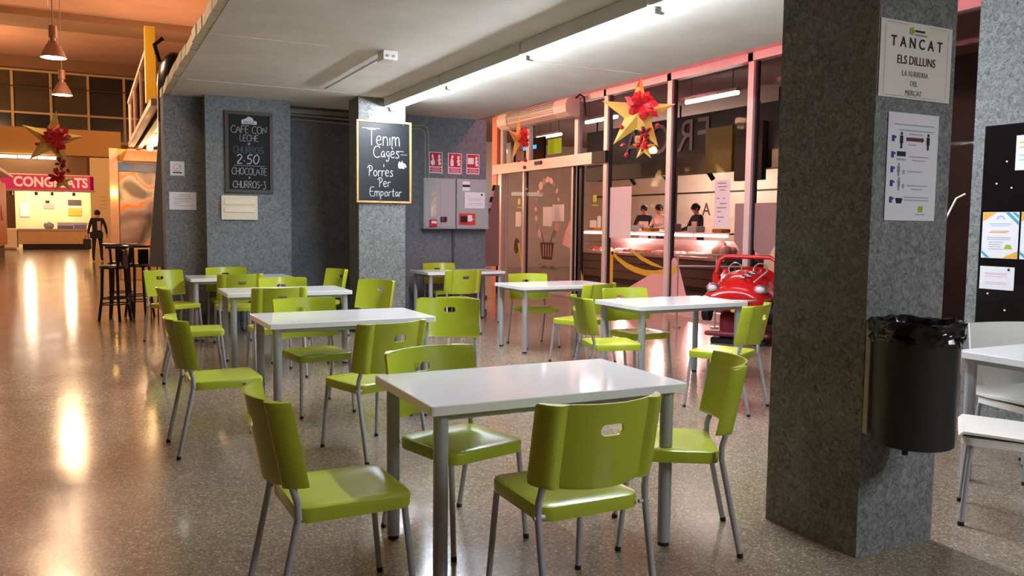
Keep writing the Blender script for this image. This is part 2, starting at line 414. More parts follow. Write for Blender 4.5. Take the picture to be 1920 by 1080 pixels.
# unseen pink tubes assumed on the aisle ceiling to light the shop front
M_pinkt = mat('pink_tube', '#ff8fa0', .5, emit=PINK, ecol='#ff96a2')
for k, y in enumerate((7.2, 10.2, 13.2)):
    t = thing('pink_batten', ['pink tube lamp on the aisle ceiling by the red ride', 'pink tube lamp on the aisle ceiling before the shop window', 'pink tube lamp on the aisle ceiling before the sliding door'][k], 'lamp', (6.0, y, 4.0), 0, 'pink aisle tubes')
    MB().bbox((-.05, -.75, 0), (.05, .75, .05), .01).build('housing', M_batten, t)
    MB().cyl((0, -.7, -.04), (0, .7, -.04), .03, n=10).build('tube', M_pinkt, t)
# pendant lamps of the hall
M_pend = mat('pendant_shade', '#b28c7c', .4, metal=.4)
M_bulb = mat('lit_bulb', '#ffffff', .5, emit=60, ecol='#fff0dd')
def pendant(x, y, z, label, power):
    t = thing('pendant_lamp', label, 'lamp', (x, y, z), 0, 'bell pendant lamps of the market hall')
    MB().cyl((0, 0, .62), (0, 0, 9.8 - z), .012, n=6).build('rod', M_string, t)
    MB().lathe([(.0, .62), (.075, .62), (.08, .40), (.05, .38), (.05, .33), (.09, .32), (.10, .28)], 14).build('gear_box', M_pend, t)
    MB().lathe([(.07, .32), (.13, .24), (.20, .10), (.235, 0), (.225, 0), (.19, .10), (.12, .23), (.06, .30)], 20).build('shade', M_pend, t)
    MB().lathe([(0, .03), (.14, .03), (.205, .045), (.17, .11), (0, .13)], 16).build('bulb', M_bulb, t)
    L = bpy.data.lights.new('pendant_light', 'POINT'); L.energy = power; L.color = (1, .62, .33); L.shadow_soft_size = .2
    lo = bpy.data.objects.new('pendant_light', L); COL.objects.link(lo); lo.parent = t; lo.location = (0, 0, -.12)
pendant(-.56, 19, 4.60, 'upper of the two lit bell pendant lamps', HALL)
pendant(-.54, 24, 4.53, 'lower of the two lit bell pendant lamps', HALL)
pendant(-.55, 13.4, 4.6, 'bell pendant lamp just above the photo, mirrored in the floor', HALL)
pendant(-.6, 7.8, 4.6, 'bell pendant lamp of the hall nearest the camera, above the photo', HALL * .4)  # assumed further lamp of the row, out of view
def point(name, loc, e, c, r=.15, parent=None):
    L = bpy.data.lights.new(name, 'POINT'); L.energy = e; L.color = c; L.shadow_soft_size = r
    o = bpy.data.objects.new(name, L); COL.objects.link(o); o.location = loc
    if parent: o.parent = parent
    return o
# unseen uplights added on the stall roofs to wash the hall ceiling in orange
for k, (x, y, z) in enumerate(((2.6, 20, 4.0), (-5.5, 30, 4.4), (2.4, 36, 4.6), (-5, 44, 5.6))):
    t = thing('roof_uplight', ['uplight on the roof of the awning stall', 'uplight on the roof of the left stall row', 'uplight on the roof of a far stall', 'uplight behind the pink sign'][k], 'lamp', (x, y, z), 0, 'orange roof uplights')
    MB().lathe([(0, 0), (.1, 0), (.16, .16), (.15, .16), (.09, .02), (0, .02)], 14).build('bowl', M_pend, t)
    point('uplight', (0, 0, .3), 1000, (1, .58, .33), .2, t)

# ================================================================== TABLES
def make_table(w=.6, d=.355):
    t = thing('cafe_table', '', 'table')
    P = rrect(w, d, .012, 2); P2 = rrect(w - .004, d - .004, .01, 2)
    MB().loft([[(x, y, .703) for x, y in P], [(x, y, .737) for x, y in P], [(x, y, .74) for x, y in P2]], smooth=False).build('tabletop', M_white, t)
    fr = MB()
    for a, b in (((-w + .06, -d + .055, .67), (w - .06, -d + .075, .703)), ((-w + .06, d - .075, .67), (w - .06, d - .055, .703)), ((-w + .055, -d + .06, .67), (-w + .075, d - .06, .703)), ((w - .075, -d + .06, .67), (w - .055, d - .06, .703))):
        fr.box(a, b)
    fr.build('frame', M_grey, t)
    for sx in (-1, 1):
        for sy in (-1, 1):
            x, y = sx * (w - .065), sy * (d - .065)
            l = MB().cyl((x, y, .018), (x, y, .703), .029, n=20).build('leg', M_grey, t)
            MB().cyl((x, y, 0), (x, y, .02), .025, n=16).build('foot_cap', M_black, l)
    return t
def copy_tree(o, parent=None):
    c = o.copy(); COL.objects.link(c); c.parent = parent
    for k in CHILD[o.name]: copy_tree(k, c)
    return c
CHILD = {}
def index_children():
    CHILD.clear()
    for o in bpy.data.objects: CHILD.setdefault(o.name, [])
    for o in bpy.data.objects:
        if o.parent: CHILD[o.parent.name].append(o)
tb = make_table(); index_children()
TABLES = [('front', 1.72, 3.19, -.6, 'nearest white table, in front of all the others with one chair tucked before it'),
          ('second', 1.64, 5.96, .7, 'white table with a pink lit left edge, second from the camera on the left side'),
          ('third', 1.73, 8.43, -.5, 'white table third from the camera on the left side'),
          ('fourth', 1.63, 10.62, -.6, 'farthest white table on the left, before the menu blackboard pier'),
          ('cabinet', 4.72, 10.98, .4, 'small looking white table under the grey fire cabinets'),
          ('door', 4.77, 8.27, 0, 'white table in line with the sliding glass door'),
          ('pillar', 4.71, 6.03, .4, 'white table between the big pillar and the red ride, nearest on the right')]
for i, (k, x, y, a, lab) in enumerate(TABLES):
    o = tb if i == 0 else copy_tree(tb)
    o.location = (x, y, 0); o.rotation_euler.z = math.radians(a); tag(o, lab, 'table', 'white cafe tables')

# ================================================================== GREEN CHAIRS
def back_me():
    # plan section: thin curved shell with rounded lobes at both ends, extruded upward with a lean
    us = [-.25 + .5 * i / 40 for i in range(41)]
    def yf(u): return .10 * (u / .25) ** 2
    def yb(u):
        a = abs(u); y = yf(u) - .011
        if a > .168: y -= .034 * math.sin(PI * min(1, (a - .168) / .086)) ** .8
        return y
    plan = [(u, yf(u)) for u in us] + [(u, yb(u)) for u in reversed(us)]
    rings = []
    for z, inset in ((.535, .012), (.54, .004), (.56, 0), (.65, 0), (.74, 0), (.815, 0), (.826, .003), (.83, .008)):
        lean = -.27 - .06 * ((z - .53) / .3)
        sag = 0
        ring = []
        for (u, y) in plan:
            uu = u * (1 - inset / .25)
            zz = z
            if z < .57: zz = z - .012 * (1 - (u / .25) ** 2)
            ring.append((uu, y + lean, zz))
        rings.append(ring)
    mb = MB().loft(rings, True, False)
    cutter = MB(); pts = []
    for i in range(24):
        a = 2 * PI * i / 24; pts.append((.026 * (1 if math.cos(a) > 0 else -1) + .020 * math.cos(a), .735 + .021 * math.sin(a)))
    M = Matrix(((1, 0, 0, 0), (0, 0, 1, -.6), (0, 1, 0, 0), (0, 0, 0, 1)))
    cutter.prism(pts, 0, .8, M)
    me = cut(mb, cutter, 'backrest')
    for p in me.polygons: p.use_smooth = abs(p.normal.z) < .5
    try: me.set_sharp_from_angle(angle=math.radians(38))
    except Exception: pass
    return me
def make_chair():
    t = thing('cafe_chair', '', 'chair')
    def ring(w, d0, d1, r, z, dz=0):
        P = rrect(w, (d1 - d0) / 2, r, 5, 0, (d0 + d1) / 2); return [(x, y, z + dz * (abs(y) ** 2)) for x, y in P]
    rings = [ring(.200, -.195, .205, .05, .402), ring(.208, -.203, .215, .055, .402), ring(.210, -.205, .217, .055, .44), ring(.206, -.201, .213, .052, .451), ring(.196, -.19, .203, .046, .455), ring(.14, -.13, .15, .05, .449), ring(.05, -.04, .06, .02, .447)]
    MB().loft(rings).build('seat', M_green, t)
    st = t.children if False else None
    obj('backrest', back_me(), M_green, t)
    for s in (-1, 1):
        p = [(s * .222, -.295, .012), (s * .222, -.25, .22), (s * .222, -.214, .39), (s * .222, -.206, .43), (s * .219, -.206, .48), (s * .212, -.226, .55), (s * .208, -.250, .66), (s * .208, -.261, .72)]
        l = MB().tube(p, .0125, 12).build('leg', M_grey, t)
        MB().cyl((s * .222, -.297, 0), (s * .222, -.295, .02), .014, n=10).build('foot_cap', M_black, l)
        MB().cyl((s * .195, -.206, .425), (s * .238, -.206, .425), .008, n=8).build('bolt', M_grey, l)
        l = MB().tube([(s * .205, .225, .012), (s * .19, .185, .405)], [.0115, .0125], 12).build('leg', M_grey, t)
        MB().cyl((s * .2055, .2265, 0), (s * .205, .225, .02), .0135, n=10).build('foot_cap', M_black, l)
    f = MB()
    for s in (-1, 1): f.tube([(s * .185, .185, .416), (s * .185, -.19, .416)], .0105, 8)
    f.tube([(-.185, .16, .416), (.185, .16, .416)], .0105, 8); f.tube([(-.19, -.17, .416), (.19, -.17, .416)], .0105, 8)
    f.build('frame', M_grey, t)
    return t
ch = make_chair(); index_children()
# x, y, facing angle (degrees, 90 = away from the camera), label
CHAIRS = [
 (.80, 2.96, 1, 'green chair in the left foreground, pulled out at the left end of the nearest table'),
 (1.48, 3.40, -76, 'green chair behind the nearest table with its seat under the tabletop'),
 (1.56, 2.61, 89.5, 'green chair nearest the camera with its back to us and bright handle slot'),
 (2.33, 2.98, 148, 'green chair at the right end of the nearest table beside the big pillar'),
 (.72, 5.44, 3, 'green chair at the left end of the second left table, seen from the side'),
 (1.50, 6.18, -82, 'green chair with an oval slot on the far side of the second left table'),
 (1.54, 4.97, 107, 'green chair with its back to us on the near side of the second left table'),
 (2.38, 5.80, 239, 'green chair turned towards us at the right end of the second left table'),
 (.84, 7.89, -2, 'green chair at the left end of the third left table, seen from the side'),
 (1.50, 7.79, 92, 'green chair with its back to us on the near side of the third left table'),
 (1.80, 8.62, -90, 'green chair tucked in on the far side of the third left table'),
 (2.40, 8.10, 207, 'green chair at the right end of the third left table before the pale column'),
 (.87, 10.38, -62, 'green chair turned towards us at the left end of the farthest left table'),
 (1.53, 10.78, -90, 'green chair against the pier on the far side of the farthest left table'),
 (1.48, 9.89, 93, 'green chair with its back to us on the near side of the farthest left table'),
 (2.52, 10.25, 192, 'green chair at the right end of the farthest left table before the dark wall'),
 (4.58, 11.15, -92, 'green chair behind the table under the fire cabinets'),
 (4.23, 9.89, 90, 'green chair, back to us, before the table under the fire cabinets'),
 (4.62, 8.44, -94, 'green chair on the far side of the table in line with the door'),
 (4.50, 7.26, 110, 'green chair, back to us, before the table in line with the door'),
 (3.86, 5.74, -16, 'green side-on chair at the left end of the table beside the red ride'),
 (4.48, 6.19, -89, 'green chair on the far side of the table beside the red ride'),
 (4.42, 4.99, 118, 'green chair beside the big pillar, right of the table by the red ride'),
]
for i, (x, y, a, lab) in enumerate(CHAIRS):
    o = ch if i == 0 else copy_tree(ch)
    o.location = (x, y, 0); o.rotation_euler.z = math.radians(a - 90); tag(o, lab, 'chair', 'lime green cafe chairs')

# ================================================================== WHITE TABLE AND CHAIRS ON THE RIGHT
index_children()
o = make_table(.35, .33); o.location = (4.69, 2.66, 0); tag(o, 'white table cut off by the right edge of the photo', 'table', 'white cafe tables')
M_wc = mat('white_chair_shell', '#e8e6de', .38)
def white_chair():
    t = thing('shell_chair', '', 'chair')
    # one continuous shell: seat that curves up into the back
    prof = [(.23, .43), (.21, .45), (.1, .447), (-.08, .44), (-.16, .445), (-.205, .48), (-.225, .56), (-.245, .68), (-.262, .82), (-.268, .86)]
    rings = []
    for (y, z) in prof:
        w = .215 if z < .6 else .205
        row = []
        for i in range(15):
            u = -1 + 2 * i / 14
            cup = .028 * u * u
            row.append((u * w, y + (cup if z > .5 else 0), z + (cup * .4 if z < .5 else 0)))
        rings.append(row)
    vs = []; fs = []; n = 15
    for r in rings: vs += r
    m = len(vs)
    back = []
    for k, (x, y, z) in enumerate(vs):
        i = k // n
        a = prof[max(0, i - 1)]; b = prof[min(len(prof) - 1, i + 1)]
        ty, tz = b[0] - a[0], b[1] - a[1]; l = math.hypot(ty, tz) or 1
        back.append((x, y - (-tz / l) * -.012 * 1.0, z - .012 * (-ty / l)))
    for i in range(len(rings) - 1):
        for j in range(n - 1):
            q = (i * n + j, i * n + j + 1, (i + 1) * n + j + 1, (i + 1) * n + j); fs.append(q); fs.append(tuple(m + v for v in reversed(q)))
    per = [j for j in range(n)] + [i * n + n - 1 for i in range(1, len(rings))] + [(len(rings) - 1) * n + j for j in range(n - 2, -1, -1)] + [i * n for i in range(len(rings) - 2, 0, -1)]
    for k in range(len(per)):
        a, b = per[k], per[(k + 1) % len(per)]; fs.append((a, m + a, m + b, b))
    MB().add(vs + back, fs, True).build('shell', M_wc, t)
    P = rrect(.205, .195, .05, 4, 0, .02); MB().loft([[(x, y, .395) for x, y in P], [(x, y, .432) for x, y in P]]).build('seat_skirt', M_wc, t)
    for sx in (-1, 1):
        for y0, y1 in ((-.2, -.15), (.2, .17)):
            l = MB().tube([(sx * .2, y0, .01), (sx * .18, y1, .43)], .012, 10).build('leg', M_grey, t)
            MB().cyl((sx * .2, y0, 0), (sx * .2, y0, .02), .015, n=10).build('foot_cap', M_black, l)
    fr = MB(); fr.tube([(-.18, -.15, .425), (.18, -.15, .425)], .01, 8).tube([(-.18, .17, .425), (.18, .17, .425)], .01, 8)
    fr.build('frame', M_grey, t)
    return t
wc = white_chair(); index_children()
for i, (x, y, a, lab) in enumerate(((4.85, 2.87, 258, 'white shell chair behind the white table on the right'), (3.98, 2.42, 125, 'white shell chair right of the bin, only its seat and legs in the photo'))):
    o = wc if i == 0 else copy_tree(wc)
    o.location = (x, y, 0); o.rotation_euler.z = math.radians(a - 90); tag(o, lab, 'chair', 'white shell chairs')

# ================================================================== LITTER BIN ON THE PILLAR
bn = thing('litter_bin', 'black wall mounted litter bin with a black bag on the big pillar', 'bin', (3.005, 2.235, 0))
R = .155
prof = [(R - .006, .54), (R, .545), (R + .002, .57), (R + .008, 1.02), (R + .012, 1.03), (R + .0, 1.03), (R - .008, .57), (0, .56)]
MB().lathe([(0, .54)] + prof, 40).build('body', mat('bin_black', '#1c1d1f', .45, noise=.15, nscale=9), bn)
MB().bbox((-.09, .150, .55), (.05, .176, 1.03), .004).build('mounting_plate', mat('bin_plate', '#b0ae9f', .5), bn)
bag = MB(); rings = []
N = 56
random.seed(11); ph = [random.uniform(0, 6.28) for _ in range(8)]
def wr(a, k): return .006 * math.sin(5 * a + ph[k % 8]) + .004 * math.sin(13 * a + ph[(k + 3) % 8]) + .0025 * math.sin(23 * a + ph[(k + 5) % 8])
for k, (r, z) in enumerate(((R + .015, .965), (R + .02, .975), (R + .018, .99), (R + .025, 1.005), (R + .021, 1.022), (R + .027, 1.038), (R + .016, 1.052), (R - .002, 1.048), (R - .014, 1.02), (R - .022, .94))):
    rings.append([((r + wr(2 * PI * j / N, k) * (1 if 0 < k else .5)) * math.cos(2 * PI * j / N), min(.172, (r + wr(2 * PI * j / N, k)) * math.sin(2 * PI * j / N)), z + wr(2 * PI * j / N, k + 2) * (.7 if k > 0 else 1.2)) for j in range(N)])
bag.loft(rings, False).build('bag', mat('bin_bag', '#0a0a0b', .16), bn)
MB().bbox((-.02, .16, .93), (.02, .176, .97), .004).build('bracket', M_grey, bn)
MB().cyl((-.12, -.06, .52), (-.12, -.06, .55), .012, n=8).build('latch', M_black, bn)

# ================================================================== PAPERS ON THE PILLAR
def sheet(name, M, w, h, m, label, cat='sheet', curl=.0, group=None):
    t = thing(name, label, cat, (0, 0, 0), 0, group)
    mb = MB(); n = 10; vs = []; fs = []
    for k in (0, 1):
        for i in range(n + 1):
            for j in range(n + 1):
                u, v = i / n, j / n
                z = .0015 + curl * ((1 - v) ** 2 * .6 + abs(u - .5) ** 2 * (1 - v)) - k * .001
                vs.append(M @ Vector(((u - .5) * w, (v - .5) * h, z)))
    q = (n + 1) * (n + 1)
    for i in range(n):
        for j in range(n):
            a = i * (n + 1) + j; f = (a, a + n + 1, a + n + 2, a + 1); fs.append(f); fs.append(tuple(x + q for x in reversed(f)))
    mb.add(vs, fs, True).build('paper', m, t)
    return t
Mp = face_my(3.145, 2.409, 2.13)
s = sheet('closing_notice', Mp, .45, .318, M_paperw, 'large white notice reading TANCAT ELS DILLUNS on the big pillar')
for k, c in enumerate('TANCAT'): text(c, .06, Mp @ Matrix.Translation((-.145 + .058 * k, .072, 0)), 'letter', M_ink, s, sx=.92, bold=.0008)
text('ELS DILLUNS', .05, Mp @ Matrix.Translation((0, -.0, 0)), 'lettering', M_ink, s, sx=.86)
text('LA XURRERIA', .032, Mp @ Matrix.Translation((-.005, -.055, 0)), 'lettering', M_grayink, s, sx=.85)
text('DEL', .032, Mp @ Matrix.Translation((-.01, -.095, 0)), 'lettering', M_grayink, s, sx=.85)
text('MERCAT', .032, Mp @ Matrix.Translation((-.01, -.134, 0)), 'lettering', M_grayink, s, sx=.85)
M_lime = mat('lime_print', '#9aa83a', .7)
for a in range(5):
    c = Mp @ Matrix.Translation((-.035 + .01 * math.cos(a * 1.257), .124 + .01 * math.sin(a * 1.257), .003))
    MB().cyl(c @ Vector((0, 0, 0)), c @ Vector((0, 0, .0005)), .007, n=8).build('emblem', M_lime, s)
flat(Mp, -.015, .122, .045, .130, 'emblem_line', M_ink, s, .003, .0035); flat(Mp, -.015, .108, .06, .113, 'emblem_line', M_grayink, s, .003, .0035)
for (x0, y0, x1, y1) in ((-.19, -.15, .19, -.149), (-.19, .148, -.06, .149), (.07, .148, .19, .149), (-.198, -.14, -.197, .14), (.197, -.14, .198, .14)): flat(Mp, x0, y0, x1, y1, 'border', M_grayink, s, .003, .0034)
Mq = face_my(3.15, 2.409, 1.685)
s = sheet('rules_notice', Mq, .32, .455, M_paper, 'white notice with pictograms under the TANCAT sheet on the big pillar')
M_navy = mat('navy_print', '#2b3488', .7); M_maroon = mat('maroon_print', '#5a2130', .7); M_lineg = mat('line_grey', '#a3a3ad', .8)
for y, x0, x1 in ((.178, -.12, .13), (.155, -.09, .13), (.14, -.03, .06), (.095, -.03, .02), (.045, -.02, .1), (.03, 0, .08), (-.018, -.03, .065), (-.078, -.03, .1), (-.093, .0, .07), (-.128, -.045, .115), (-.14, -.045, .115)):
    flat(Mq, x0, y - .0025, x1, y + .0025, 'print_line', M_lineg, s, .002, .0026)
for y in (.118, .05, -.012, -.07, -.14):
    flat(Mq, -.135, y - .013, -.118, y + .013, 'pointer', M_navy, s, .002, .0027); flat(Mq, -.12, y + .002, -.108, y + .01, 'pointer', M_navy, s, .002, .0027)
def stickman(x, y, h, m):
    MB().box((x - h * .14, y - h * .18, .002), (x + h * .14, y + h * .28, .0027), Mq).box((x - h * .08, y - h * .5, .002), (x + h * .08, y - h * .15, .0027), Mq).prism([(x + h * .1 * math.cos(a * .6283), y + h * .4 + h * .1 * math.sin(a * .6283)) for a in range(10)], .002, .0027, Mq).build('pictogram', m, s)
stickman(-.075, .112, .07, M_ink); stickman(.095, .112, .07, M_ink)
MB().prism([(-.045, .11), (.055, .11), (.055, .105), (.07, .118), (.055, .131), (.055, .126), (-.045, .126)], .002, .0027, Mq).build('arrow', M_maroon, s)
flat(Mq, -.1, .045, -.045, .065, 'pictogram', M_ink, s, .002, .0027); flat(Mq, -.1, .028, -.045, .036, 'pictogram', M_lineg, s, .002, .0027)
stickman(-.085, -.012, .055, M_grayink); flat(Mq, -.06, -.03, -.045, -.012, 'pictogram', M_lineg, s, .002, .0027)
stickman(-.08, -.072, .055, M_grayink); flat(Mq, -.058, -.09, -.045, -.072, 'pictogram', M_lineg, s, .002, .0027)
MB().prism([(-.09, -.155), (-.06, -.155), (-.052, -.132), (-.098, -.132)], .002, .0027, Mq).build('pictogram', M_ink, s)
flat(Mq, .05, -.19, .08, -.165, 'emblem', M_lime, s, .002, .0027); flat(Mq, .035, -.203, .095, -.198, 'print_line', M_lineg, s, .002, .0027)

# ================================================================== RIGHT PILLAR: BLACK BOARD, PAPERS, CABLE
Mb = face_mx(5.3, 3.5, 0)        # x runs towards the camera
bb = thing('notice_board', 'glossy black notice board on the pale pillar at the right edge', 'board', (5.3, 3.0, 0))
bb.location = (0, 0, 0)
MB().bbox((0, .35, .001), (1.15, 2.1, .022), .004, Mb).build('panel', mat('gloss_black', '#0c0d10', .12), bb)
for x, y in ((.16, 1.86), (.2, 1.69), (.1, 1.72), (.2, .9), (.08, 1.0)):
    MB().cyl(Mb @ Vector((x, y, .022)), Mb @ Vector((x, y, .026)), .006, n=8).build('screw', M_whitep, bb)
def bsheet(x0, y0, x1, y1, label, m=M_paper):
    Mc = Mb @ Matrix.Translation(((x0 + x1) / 2, (y0 + y1) / 2, .023)); w, h = x1 - x0, y1 - y0
    return sheet('pinned_sheet', Mc, w, h, m, label, group='papers on the black board'), Mc, w, h
M_orange = mat('orange_print', '#e0a22c', .7); M_teal = mat('teal_print', '#3f9aa6', .7); M_pinkl = mat('pink_print', '#d0a0a8', .8); M_blue = mat('pale_blue_print', '#9db4dc', .8)
def leaflet(x0, y0, x1, y1, label):
    s, Mc, w, h = bsheet(x0, y0, x1, y1, label)
    def P(pts, n, m): MB().prism([(a * w, b * h) for a, b in pts], .002, .0028, Mc).build(n, m, s)
    P([(-.49, .49), (-.49, .3), (-.3, .4), (-.12, .49)], 'print_corner', M_orange); P([(.12, .49), (.49, .22), (.49, .3), (.24, .49)], 'print_stripe', M_teal); P([(.3, .49), (.49, .36), (.49, .43), (.4, .49)], 'print_stripe', M_teal)
    P([(.49, -.49), (.49, -.34), (.2, -.44), (.1, -.49)], 'print_corner', M_orange); P([(-.49, -.4), (-.49, -.33), (-.25, -.49), (-.35, -.49)], 'print_stripe', M_teal)
    arc = [(.12 * math.cos(PI * i / 8), .33 + .1 * math.sin(PI * i / 8)) for i in range(9)] + [(.08 * math.cos(PI * i / 8), .33 + .065 * math.sin(PI * i / 8)) for i in range(8, -1, -1)]
    P(arc, 'rainbow', M_blue)
    for k, (y, a, b, m) in enumerate(((.24, -.3, .3, M_blue), (.2, -.25, .25, M_blue), (.08, -.25, .25, M_orange), (.05, -.3, .2, M_orange), (-.06, -.35, .3, M_lineg), (-.1, -.35, .3, M_lineg), (-.16, -.3, .1, M_lineg), (-.21, -.3, .05, M_lineg), (-.26, -.3, .05, M_lineg), (-.31, -.3, .1, M_lineg))):
        P([(a, y), (b, y), (b, y + .016), (a, y + .016)], 'print_line', m)
    P([(.12, -.3), (.36, -.3), (.3, -.2), (.18, -.2)], 'emblem', M_lime)
leaflet(.02, 1.235, .262, 1.535, 'rainbow leaflet with orange and teal corners on the black board')
leaflet(.275, 1.235, .52, 1.535, 'second rainbow leaflet, cut off by the right edge of the photo')
s, Mc, w, h = bsheet(.02, 1.03, .25, 1.18, 'small white note with red lines below the rainbow leaflet')
for y in (.03, .022, .008, -.03, -.04): flat(Mc, -.08, y, .07, y + .003, 'print_line', M_pinkl, s, .002, .0026)
flat(Mc, .07, .05, .085, .065, 'stamp', M_ink, s, .002, .0027)
s, Mc, w, h = bsheet(.215, 1.80, .46, 2.02, 'white sheet high on the black board at the right edge of the photo')
for y, m in ((.06, M_orange), (.03, M_orange), (-.02, M_blue), (-.05, M_blue)): flat(Mc, -.1, y, .08, y + .008, 'print_line', m, s, .002, .0026)
tag(MB().tube([(5.285, 3.62, 1.66), (5.25, 3.66, 1.63), (5.20, 3.69, 1.5), (5.15, 3.72, 1.3), (5.05, 3.74, 1.1), (4.98, 3.76, .9), (4.95, 3.77, .6), (5.2, 3.66, .05), (5.29, 3.62, .01)], .006, 8).build('hanging_cable', M_whitep), 'white cable hanging beside the pale pillar', 'cable')
tag(MB().bbox((5.45, 3.61, 1.46), (5.5, 3.65, 1.68), .006).box((5.43, 3.59, 1.5), (5.52, 3.612, 1.6)).build('door_bar_holder', M_whitep), 'small white holder seen between the two right pillars', 'holder')

# ================================================================== STROKE LETTERING (chalk)
G = {
 'C': (.8, [[(.75, .85), (.5, 1), (.2, .9), (.03, .5), (.15, .12), (.45, 0), (.75, .12)]]),
 'A': (.8, [[(0, 0), (.38, 1), (.75, 0)], [(.14, .36), (.62, .36)]]),
 'F': (.65, [[(.05, 0), (.05, 1), (.6, 1)], [(.05, .52), (.5, .52)]]),
 'E': (.65, [[(.6, 0), (.05, 0), (.05, 1), (.6, 1)], [(.05, .52), (.5, .52)]]),
 'O': (.85, [[(.4, 1), (.1, .82), (.03, .45), (.18, .08), (.42, 0), (.68, .12), (.78, .5), (.66, .88), (.4, 1)]]),
 'N': (.8, [[(.05, 0), (.05, 1), (.7, 0), (.7, 1)]]),
 'L': (.6, [[(.05, 1), (.05, 0), (.55, 0)]]),
 'H': (.75, [[(.05, 0), (.05, 1)], [(.65, 0), (.65, 1)], [(.05, .5), (.65, .5)]]),
 'U': (.75, [[(.05, 1), (.05, .25), (.2, 0), (.45, 0), (.63, .25), (.63, 1)]]),
 'R': (.72, [[(.05, 0), (.05, 1), (.45, .98), (.6, .75), (.45, .52), (.05, .5)], [(.3, .5), (.65, 0)]]),
 'S': (.68, [[(.6, .88), (.35, 1), (.08, .85), (.12, .6), (.45, .45), (.58, .22), (.4, 0), (.05, .08)]]),
 'T': (.7, [[(0, 1), (.68, 1)], [(.34, 1), (.34, 0)]]),
 '+': (.7, [[(.05, .5), (.6, .5)], [(.33, .8), (.33, .2)]]),
 '2': (.7, [[(.08, .78), (.3, 1), (.58, .85), (.52, .55), (.05, 0), (.62, .02)]]),
 '5': (.7, [[(.6, 1), (.18, 1), (.1, .55), (.4, .6), (.6, .35), (.45, .04), (.08, .05)]]),
 '0': (.72, [[(.35, 1), (.1, .8), (.05, .4), (.2, .03), (.42, .02), (.62, .35), (.6, .78), (.35, 1)]]),
 '3': (.7, [[(.05, .95), (.55, 1), (.28, .6), (.58, .42), (.5, .0), (.2, -.15), (.05, 0)]]),
 '-': (.5, [[(.05, .45), (.42, .5)]]), '.': (.35, [[(.1, .3), (.2, .36)]]), ' ': (.45, []),
 'P': (.7, [[(.22, 0), (.28, 1), (.0, .75)], [(.1, .95), (.45, 1.0), (.62, .78), (.5, .52), (.27, .45)]]),
 'e': (.55, [[(.06, .3), (.44, .34), (.4, .55), (.22, .6), (.06, .42), (.07, .14), (.25, 0), (.48, .1)]]),
 'n': (.55, [[(.06, .0), (.08, .58)], [(.08, .42), (.25, .6), (.42, .5), (.45, 0)]]),
 'i': (.22, [[(.1, 0), (.1, .5)]]), 'm': (.8, [[(.05, 0), (.08, .58)], [(.08, .42), (.22, .6), (.34, .5), (.36, 0)], [(.36, .42), (.52, .6), (.66, .5), (.68, 0)]]),
 'a': (.55, [[(.42, .5), (.22, .56), (.06, .3), (.16, .04), (.36, .12), (.42, .5), (.44, .1), (.52, .03)]]),
 'f': (.5, [[(.06, .28), (.2, .55), (.38, .5), (.36, .1), (.3, -.28), (.14, -.36), (.1, -.15), (.4, .05), (.5, .2)]]),
 'g': (.5, [[(.4, .5), (.18, .56), (.08, .3), (.2, .1), (.4, .25), (.4, .5), (.36, -.2), (.15, -.34), (.06, -.15)]]),
 's': (.5, [[(.42, .5), (.2, .58), (.1, .42), (.35, .26), (.4, .08), (.2, -.02), (.04, .06)]]),
 'o': (.55, [[(.25, .56), (.07, .4), (.07, .12), (.25, 0), (.44, .14), (.44, .42), (.25, .56)]]),
 'r': (.45, [[(.08, 0), (.08, .55)], [(.08, .36), (.22, .54), (.42, .5)]]),
 'p': (.55, [[(.08, -.35), (.08, .55)], [(.08, .42), (.3, .56), (.45, .3), (.28, .04), (.08, .14)]]),
 't': (.45, [[(.2, .85), (.2, .08), (.36, .0)], [(.02, .55), (.4, .58)]]),
 'è': (.55, [[(.06, .3), (.44, .34), (.4, .55), (.22, .6), (.06, .42), (.07, .14), (.25, 0), (.48, .1)], [(.14, .95), (.28, .76)]]),
}
def chalk(s, h, M, x, y, m, parent, wd=.006, slant=0.0, sx=1.0, center=True, jit=.02):
    rnd = random.Random(len(s) * 31 + int(h * 1000)); tot = sum(G[c][0] * h * sx for c in s)
    cx = x - tot / 2 if center else x; mb = MB()
    for c in s:
        w, strokes = G[c]; oy = rnd.uniform(-jit, jit) * h
        for st in strokes:
            P = [Vector((cx + (px + slant * py) * h * sx, y + py * h + oy)) for px, py in st]
            if len(P) > 2:          # round the polyline
                Q = [P[0]]
                for k in range(len(P) - 1):
                    Q += [P[k] * .75 + P[k + 1] * .25, P[k] * .25 + P[k + 1] * .75]
                P = Q + [P[-1]]
            for k in range(len(P)):
                a = P[max(0, k - 1)]; b = P[min(len(P) - 1, k + 1)]; d = (b - a).normalized(); nn = Vector((-d.y, d.x)) * wd * .5 * rnd.uniform(.8, 1.15)
                if k: mb.add([M @ Vector((*pl, .002)), M @ Vector((*pr, .002)), M @ Vector((*(P[k] - nn), .002)), M @ Vector((*(P[k] + nn), .002))], [(0, 1, 2, 3)])
                pl, pr = P[k] + nn, P[k] - nn
        cx += w * h * sx
    return mb.build('chalk_lettering', m, parent)
